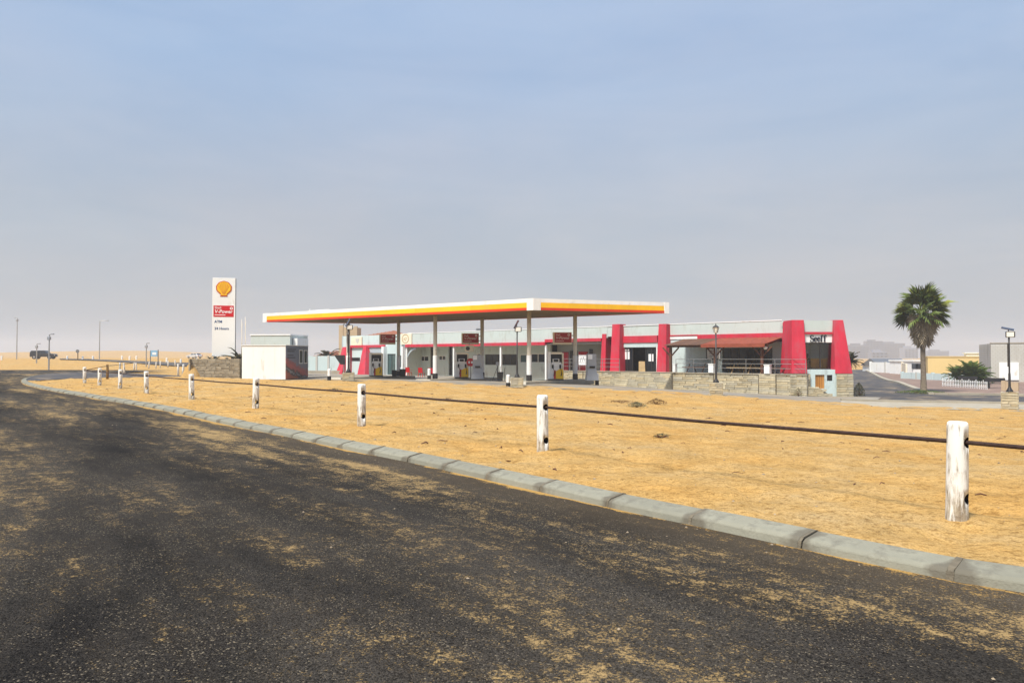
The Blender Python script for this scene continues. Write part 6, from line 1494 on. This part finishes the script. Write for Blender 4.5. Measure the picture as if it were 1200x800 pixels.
def fan_palm():
    d_ = 58.0; p = ray(1081.5, d_); z0 = zof(461.5, d_); t = thing('fan_palm', 'tall fan palm with a skirt of dead fronds beside the road', 'palm tree', (p.x, p.y, z0))
    hc = zof(368, d_) - z0
    g = G(); g.tube([(0.0, 0, -0.3), (0.02, 0, 0.15), (0.03, 0, 1.2), (0.0, 0, 2.5), (-0.02, 0, hc * 0.75), (0, 0, hc)], [0.32, 0.26, 0.20, 0.175, 0.165, 0.18], 14); g.build('trunk', 'palm_bark', t, smooth=True)
    g = G()
    for k in range(40):
        z = 0.2 + (hc - 2.6) * k / 40; g.lathe([(0.222 - 0.045 * min(1, z / 1.5), z), (0.235 - 0.045 * min(1, z / 1.5), z + 0.03), (0.215 - 0.045 * min(1, z / 1.5), z + 0.05)], n=12)
    g.build('bark_rings', 'palm_bark', t, smooth=True)
    def place(me, el, az, z, s_, r0=0.12):
        o = link('frond', me, t, (math.cos(az) * r0, math.sin(az) * r0, z)); 
        m3 = Matrix.Rotation(az, 4, 'Z') @ Matrix.Rotation(-el, 4, 'Y') @ Matrix.Rotation(rnd.uniform(-1.25, 1.25), 4, 'X'); o.rotation_euler = m3.to_euler(); o.scale = (s_,) * 3
    for k in range(48):     # green crown, from upright to drooping
        q = k / 47; el = R(86) - R(106) * q ** 0.9 + rnd.uniform(-.16, .16)
        me = FANS[rnd.randrange(5)] if q < 0.75 else FANS[rnd.randrange(3)]
        place(me, el, k * 2.39996 + rnd.uniform(-.2, .2), hc - 0.1 + 0.45 * (1 - q), rnd.uniform(0.95, 1.32))
    for k in range(110):     # skirt of dead leaves hanging on the trunk
        q = k / 109; el = R(-22) - R(54) * min(1, q * 1.25) + rnd.uniform(-.10, .10)
        place(DEAD[rnd.randrange(3)], el, k * 2.39996, hc + 0.05 - 1.5 * q, rnd.uniform(0.86, 1.02), 0.15)
fan_palm()
FEA = [feather_mesh(rnd, 'bush_green') for _ in range(3)]; FEB = [feather_mesh(rnd, 'aloe') for _ in range(2)]
def feather_palm(px, py, d_, hc, n, s_, label, meshes=FEA, el0=80, el1=-25, sx=1.0):
    p = ray(px, d_); z0 = min(z1(p.x, p.y), zof(py, d_)) ; t = thing('date_palm', label, 'palm tree', (p.x, p.y, z0))
    g = G(); g.tube([(0, 0, -0.2), (0.02, 0, hc * 0.5), (0, 0, hc)], [0.2, 0.17, 0.16], 10); g.build('trunk', 'palm_bark', t, smooth=True)
    for k in range(n):
        q = k / max(1, n - 1); el = R(el0) + R(el1 - el0) * q + rnd.uniform(-.12, .12); az = k * 2.39996 + rnd.uniform(-.2, .2)
        o = link('frond', meshes[k % len(meshes)], t, (0, 0, hc)); o.rotation_euler = (Matrix.Rotation(az, 4, 'Z') @ Matrix.Rotation(-el, 4, 'Y') @ Matrix.Rotation(rnd.uniform(-.3, .3), 4, 'X')).to_euler(); o.scale = (s_ * rnd.uniform(.85, 1.1),) * 3
feather_palm(1137, 452, 71, 0.9, 46, 0.92, 'bushy low date palm in front of the grey block building', el1=-35)
feather_palm(1120, 452, 71.5, 0.85, 30, 0.66, 'smaller low date palm with a bare stem behind the picket fence', el1=-20)
feather_palm(1148, 452, 72.5, 0.7, 34, 0.72, 'dark low palm pressed against the corner of the grey block building', el1=-35)
feather_palm(995.5, 440, 64, 2.3, 26, 0.62, 'date palm showing from behind the red tower', meshes=FEB)
feather_palm(384.5, 430, 98, 2.0, 18, 0.95, 'dark spreading palm above the white boundary wall', meshes=FEB, el0=50)
def shrub(p, r, h, n, m, label, name='dry_shrub', leaf=0.05):
    t = thing(name, label, 'shrub', p); rd = random.Random(int(p[0] * 100)); g = G()
    for k in range(14):
        a = rd.uniform(0, 6.28); e = rd.uniform(0.2, 1.3); l = rd.uniform(.5, 1)
        g.tube([(0, 0, 0), (math.cos(a) * r * l * math.cos(e) * .6, math.sin(a) * r * l * math.cos(e) * .6, h * l * math.sin(e) * .6), (math.cos(a) * r * l * math.cos(e), math.sin(a) * r * l * math.cos(e), h * l * math.sin(e) * .9)], [0.012, 0.008, 0.004], 4)
    g.build('stems', 'timber', t); g = G()
    for k in range(n):
        a = rd.uniform(0, 6.28); q = rd.random() ** 0.5; zz = rd.random(); rr_ = r * q * math.sqrt(max(0.05, 1 - zz * zz))
        c = Vector((rr_ * math.cos(a), rr_ * math.sin(a), h * zz * (1 - 0.3 * q) + 0.01)); u = Vector((rd.uniform(-1, 1), rd.uniform(-1, 1), rd.uniform(-.6, 1))).normalized() * leaf; v = Vector((rd.uniform(-1, 1), rd.uniform(-1, 1), rd.uniform(-1, 1))).normalized() * leaf * .5
        g.add([c - u, c + v, c + u], [(0, 1, 2)])
    o = g.build('leaves', m, t); o['kind'] = 'stuff'
for px, py, r, h, n, m, lb in ((727, 471.5, 0.75, 0.10, 260, 'dry_plant', 'flat scatter of dry twigs on the sand in front of the terrace'), (746, 476.5, 0.42, 0.20, 420, 'grey_plant', 'low grey green shrub on the sand'), (769, 473.5, 0.48, 0.26, 460, 'dry_plant', 'orange brown dry shrub on the sand'),
                            (775.5, 512, 0.20, 0.08, 90, 'grey_plant', 'small dark tuft of twigs on the bare sand'), (392, 457.5, 0.5, 0.10, 160, 'aloe', 'dark dry tuft on the sand before the kiosk end'), (468, 455, 0.5, 0.07, 110, 'dry_plant', 'thin dry scatter on the sand before the middle pump'), (524, 467.5, 0.25, 0.07, 80, 'dry_plant', 'tiny dry tuft touching the pipe rail')):
    q = ground(px, py); shrub((q.x, q.y, q.z - 0.005), r, h, n, m, lb, leaf=0.045 if r > .3 else 0.03)
q = ray(1006, 50); shrub((q.x, q.y, z1(q.x, q.y)), 0.42, 1.05, 900, 'aloe', 'dark brown shrub at the corner of the tower plinth', 'corner_shrub', 0.07)
q = ray(935, 49.0); shrub((q.x, q.y, z1(q.x, q.y)), 0.35, 0.6, 300, 'grey_plant', 'small grey shrub against the stone below the red tower', 'corner_shrub', 0.05)
q = ray(1079, 57); shrub((q.x, q.y, z1(q.x, q.y)), 1.9, 0.22, 900, 'grass_green', 'green ground plants round the foot of the fan palm', 'palm_bed', 0.08)

# ------------------------------------------------------------------ far left: lamps, signs, cars
def street_light(px, py, pytop, d_, label, arm=1.0):
    p = ray(px, d_); z0 = min(zof(py, d_), z1(p.x, p.y)); h_ = zof(pytop, d_) - z0; t = thing('street_light', label, 'street light', (p.x, p.y, z0), 0, 'street lights on the far plain')
    g = G(); g.tube([(0, 0, -0.3), (0, 0, h_ * 0.5), (0.02, 0, h_)], [0.10, 0.085, 0.06], 8); g.build('pole', 'galv', t)
    g = G(); g.tube([(0.02, 0, h_ - 0.05), (arm * 0.5, 0, h_ + 0.06), (arm, 0, h_ + 0.08)], 0.05, 6); g.build('arm', 'galv', t)
    hl = 0.7 if abs(arm) > 0.7 else 0.34
    g = G(); g.box((arm + 0.2 * (1 if arm > 0 else -1) * hl / 0.7, 0, h_ + 0.07), (hl, 0.3, 0.14)); g.build('lamp_head', 'grey_metal', t, bevel=0.03)
    if abs(arm) < 0.7: g = G(); g.box((-0.02, 0, h_ - 0.45), (0.34, 0.34, 0.42)); g.build('control_box', 'grey_metal', t, bevel=0.03)
street_light(19.7, 420, 372.5, 150, 'tall street light standing alone beyond the dark car', -0.3)
street_light(116.6, 421.4, 376, 150, 'tall street light with a single arm, beyond the round road sign', 1.2)
street_light(57.5, 433, 392, 92, 'shorter street light in front of the dark car', 0.3)
street_light(43, 424.5, 403, 120, 'small lamp post overlapping the dark car', 0.3)
street_light(171.5, 429.5, 402.5, 112, 'thin grey lamp pole next to the blue signboard', 0.15)
def road_sign(px, py, pyt, d_, label):
    p = ray(px, d_); z0 = min(zof(py, d_), z1(p.x, p.y)); h_ = zof(pyt, d_) - z0; t = thing('road_sign', label, 'sign', (p.x, p.y, z0))
    g = G(); g.tube([(0, 0, -0.2), (0, 0, h_ - 0.3)], 0.09, 8); g.build('pole', 'wood_post', t); r = 0.34
    g = G(); g.prism([(r * math.cos(k * math.pi / 4 + .39), h_ - 0.3 + r * math.sin(k * math.pi / 4 + .39)) for k in range(8)], -0.15, -0.095); g.build('plate', 'side_metal', t)
road_sign(91.3, 421.5, 409.5, 140, 'small dark road sign standing alone on the plain')
p = ray(181, 118); z0 = z1(p.x, p.y) ; bs = thing('signboard', 'pale blue signboard on two posts beyond the sand', 'sign', (p.x, p.y, z0), R(8)); hb = zof(410.5, 118) - z0
for x in (-0.62, 0.55): g = G(); g.tube([(x, 0.06, -0.2), (x, 0.06, hb + (0.12 if x > 0 else -0.05))], 0.07, 6); g.build('leg', 'side_metal', bs)
g = G(); g.bx(-0.55, 0.48, -0.06, -0.01, hb - 0.95, hb); g.build('panel', 'blue_sign', bs); g = G(); g.bx(-0.3, 0.3, -0.075, -0.062, hb - 0.7, hb - 0.3); g.build('print_patch', 'print_white', bs)
def car_body(name, label, loc, rot, paint, prof, cabin, wheels, wdt, seats, spare=False):
    t = thing(name, label, 'car', loc, rot)
    g = G(); g.prism(prof, -wdt / 2, wdt / 2); g.build('body', paint, t, bevel=0.05)
    # cabin tapers to the roof
    (x0, x1, xt0, xt1, zb, zt_) = cabin; wt = wdt / 2 * 0.86
    g = G(); g.hexa([(x0, -wdt / 2 * .97, zb), (x1, -wdt / 2 * .97, zb), (x1, wdt / 2 * .97, zb), (x0, wdt / 2 * .97, zb)], [(xt0, -wt, zt_), (xt1, -wt, zt_), (xt1, wt, zt_), (xt0, wt, zt_)]); g.build('cabin', paint, t, bevel=0.06)
    for sy in (-1, 1):
        xs = [x0 + (xt0 - x0) * .5 + .12, (x0 + x1) / 2 - .05, (x0 + x1) / 2 + .05, x1 + (xt1 - x1) * .5 - .15]
        for a, b in ((xs[0], xs[1]), (xs[2], xs[3])):
            yb_, yt_ = wdt / 2 * .97 + .012, wt + .02; za, zc_ = zb + .08, zt_ - .12
            f0, f1 = (za - zb) / (zt_ - zb), (zc_ - zb) / (zt_ - zb); y0 = yb_ + (yt_ - yb_) * f0; y1 = yb_ + (yt_ - yb_) * f1
            g = G(); g.hexa([(a, sy * y0, za), (b, sy * y0, za), (b, sy * (y0 - .04), za), (a, sy * (y0 - .04), za)], [(a + .06, sy * y1, zc_), (b - .06, sy * y1, zc_), (b - .06, sy * (y1 - .04), zc_), (a + .06, sy * (y1 - .04), zc_)]); g.build('side_window', 'glass_dark', t)
    for (xa, xta, sg) in ((x0, xt0, -1), (x1, xt1, 1)):
        f0, f1 = .15, .85; g = G(); xa_ = xa + (xta - xa) * f0 + sg * .015; xb_ = xa + (xta - xa) * f1 + sg * .015; za, zc_ = zb + (zt_ - zb) * f0, zb + (zt_ - zb) * f1
        g.hexa([(xa_, -wt * .95, za), (xa_ - sg * .04, -wt * .95, za), (xa_ - sg * .04, wt * .95, za), (xa_, wt * .95, za)], [(xb_, -wt * .85, zc_), (xb_ - sg * .04, -wt * .85, zc_), (xb_ - sg * .04, wt * .85, zc_), (xb_, wt * .85, zc_)]); g.build('windscreen', 'glass_dark', t)
    for x in wheels[:2]:
        for sy in (-1, 1):
            g = G(); r = wheels[2]; g.tube([(x, sy * (wdt / 2 - .2), r), (x, sy * (wdt / 2 + .02), r)], r, 16); w = g.build('wheel', 'rubber', t); g = G(); g.tube([(x, sy * (wdt / 2 + .01), r), (x, sy * (wdt / 2 + .035), r)], r * .55, 12); g.build('rim', 'galv', w)
    xf = max(q_[0] for q_ in prof); xr_ = min(q_[0] for q_ in prof)
    for sy in (-1, 1):
        g = G(); g.box((xf - .02, sy * (wdt / 2 - .3), .78), (.08, .3, .16)); g.build('headlight', 'lamp_glass', t); g = G(); g.box((xr_ + .02, sy * (wdt / 2 - .18), .85), (.08, .16, .24)); g.build('tail_light', 'pump_red', t)
    if spare: g = G(); g.tube([(xr_ - .24, 0, 1.05), (xr_ + .0, 0, 1.05)], .40, 16); g.build('spare_wheel', 'rubber', t)
    return t
dC = 152; p = ray(51.5, dC); zc_ = z1(p.x, p.y) - 0.1
zc_ = zof(420.6, dC)
cb_ = car_body('off_road_car', 'black off road car with a boxy load behind its cabin, parked on the plain', (p.x, p.y, zc_), R(8), 'car_black',
         [(-2.25, .45), (2.2, .45), (2.3, .6), (2.26, .95), (2.05, 1.06), (.95, 1.16), (-2.25, 1.10), (-2.32, .7)], (-1.05, 1.05, -0.85, .40, 1.10, 1.76), (-1.45, 1.45, .41), 1.85, 5, False)
g = G(); g.hexa([(-2.35, -.75, 1.105), (-1.35, -.75, 1.105), (-1.35, .75, 1.105), (-2.35, .75, 1.105)], [(-2.2, -.66, 1.72), (-1.42, -.66, 1.72), (-1.42, .66, 1.72), (-2.2, .66, 1.72)]); g.build('load_box', 'rubber', cb_, bevel=0.08)
g = G(); g.tube([(-2.52, 0, 1.15), (-2.34, 0, 1.15)], 0.40, 16); g.build('spare_wheel', 'rubber', cb_)
dC = 205; p = ray(228, dC); zc_ = max(z1(p.x, p.y) - .1, zof(421, dC))
car_body('silver_car', 'silver car far off above the sand heap', (p.x, p.y, zc_), R(158), 'car_silver',
         [(-2.0, .35), (2.05, .35), (2.15, .5), (2.1, .78), (.95, .95), (-1.9, 1.0), (-2.1, .8), (-2.1, .5)], (-1.75, .95, -1.2, .3, .96, 1.45), (-1.25, 1.3, .33), 1.75, 5)
# small marker stones far out on the plain
MKL = ('out beyond the tall street light that stands alone', 'between the dark car and the small dark road sign', 'just past the small dark road sign', 'at the foot of the tall single arm street light', 'between the blue signboard and the silver car', 'below and before the silver car',
       'between the silver car and the tall sign', 'first of three past the single arm street light', 'middle of three past the single arm street light', 'last of three, before the thin grey lamp pole')
for i, (px, py) in enumerate(((2, 421.2), (79, 421), (97, 421.3), (109, 421.2), (195.5, 424), (212, 425.5), (231, 424.5), (143, 420.8), (152, 421.4), (160, 421))):
    q = ground(px, py, -0.1); d_ = q.y
    g = G(); g.lathe([(0.16, -0.2), (0.16, 0.6), (0.12, 0.68)], n=8); o = g.build('marker_post', 'white_paint', loc=(q.x, q.y, q.z)); tag(o, 'tiny white marker post ' + MKL[i], 'marker post', 'white marker posts on the plain')
# ------------------------------------------------------------------ pebbles and litter on sand and road
def scatter(name, n, fn, smin, smax, m):
    V = []; Fc = []; rd = np.random.default_rng(5)
    base = np.array([(1, 0, 0), (-1, 0, 0), (0, 1, 0), (0, -1, 0), (0, 0, 1), (0, 0, -1)], float)
    fc = [(0, 2, 4), (2, 1, 4), (1, 3, 4), (3, 0, 4), (2, 0, 5), (1, 2, 5), (3, 1, 5), (0, 3, 5)]
    for i in range(n):
        x, y, z = fn(rd); s_ = smin * (smax / smin) ** (rd.random() ** 2.2)
        v = base * (s_ * rd.uniform(.7, 1.3, 3) * np.array([1, 1, .6])) ; a = rd.uniform(0, 6.28); c_, q_ = math.cos(a), math.sin(a)
        v = np.stack([v[:, 0] * c_ - v[:, 1] * q_ + x, v[:, 0] * q_ + v[:, 1] * c_ + y, v[:, 2] + z + s_ * .2], 1)
        o_ = len(V); V += v.tolist(); Fc += [tuple(k + o_ for k in f_) for f_ in fc]
    g = G(); g.v = V; g.f = Fc; o = g.build(name, m); o['kind'] = 'stuff'
KA = resample(KV, 620); KB = resample(smooth_line(BACK, 2), 620)
def on_sand(rd):
    i = rd.integers(40, 520); t_ = (rd.random() ** 2.0) * 0.7 + 0.01; x = KA[i, 0] * (1 - t_) + KB[i, 0] * t_; y = KA[i, 1] * (1 - t_) + KB[i, 1] * t_
    return x, y, z1(x, y) + float(relief(np.array([x]), np.array([y]), np.array([t_]))[0])
scatter('pebbles', 1500, on_sand, 0.006, 0.030, 'pebble')
def on_road(rd):
    i = rd.integers(60, 700); s_ = -0.33 - rd.random() ** 2 * 3.0; p = offset_line(KL_A, s_)[i] if False else KL_A[i] + (KOFF[i]) * s_
    return p[0], p[1], -0.105
KOFF = offset_line(KL_A, 1.0) - KL_A
scatter('road_grit', 700, on_road, 0.004, 0.016, 'pebble')

def twigs():
    rd = np.random.default_rng(9); g = G()
    for k in range(420):
        x, y, z = on_sand2(rd); a = rd.uniform(0, 6.28); l = rd.uniform(.03, .22) ** 1.0; w = rd.uniform(.004, .011)
        dx, dy = math.cos(a) * l / 2, math.sin(a) * l / 2; b = rd.uniform(-.03, .03)
        g.tube([(x - dx, y - dy, z + .006), (x + b, y + b, z + .012 + rd.uniform(0, .02)), (x + dx, y + dy, z + .006)], [w, w * 1.2, w * .6], 4)
    o = g.build('dry_twigs', 'timber'); o['kind'] = 'stuff'
def on_sand2(rd):
    i = rd.integers(60, 560); t_ = rd.random() ** 1.3 * 0.95 + 0.015; x = KA[i, 0] * (1 - t_) + KB[i, 0] * t_; y = KA[i, 1] * (1 - t_) + KB[i, 1] * t_
    return x, y, z1(x, y) + float(relief(np.array([x]), np.array([y]), np.array([t_]))[0])
twigs()

# ------------------------------------------------------------------ coastal mist
hb = G(); hb.bx(-1600, 1600, -30, 1600, -4.0, 34.0)
hz = hb.build('haze', 'concrete'); hz.data.materials.clear()
hm = bpy.data.materials.new('mist'); hm.use_nodes = True; ht = hm.node_tree; ht.nodes.clear()
ho = N(ht, 'ShaderNodeOutputMaterial'); hv = N(ht, 'ShaderNodeVolumePrincipled'); hv.inputs['Color'].default_value = (0.86, 0.89, 0.96, 1); hv.inputs['Density'].default_value = 0.00072; hv.inputs['Anisotropy'].default_value = 0.15
ht.links.new(hv.outputs[0], ho.inputs['Volume']); hz.data.materials.append(hm); hz['kind'] = 'stuff'
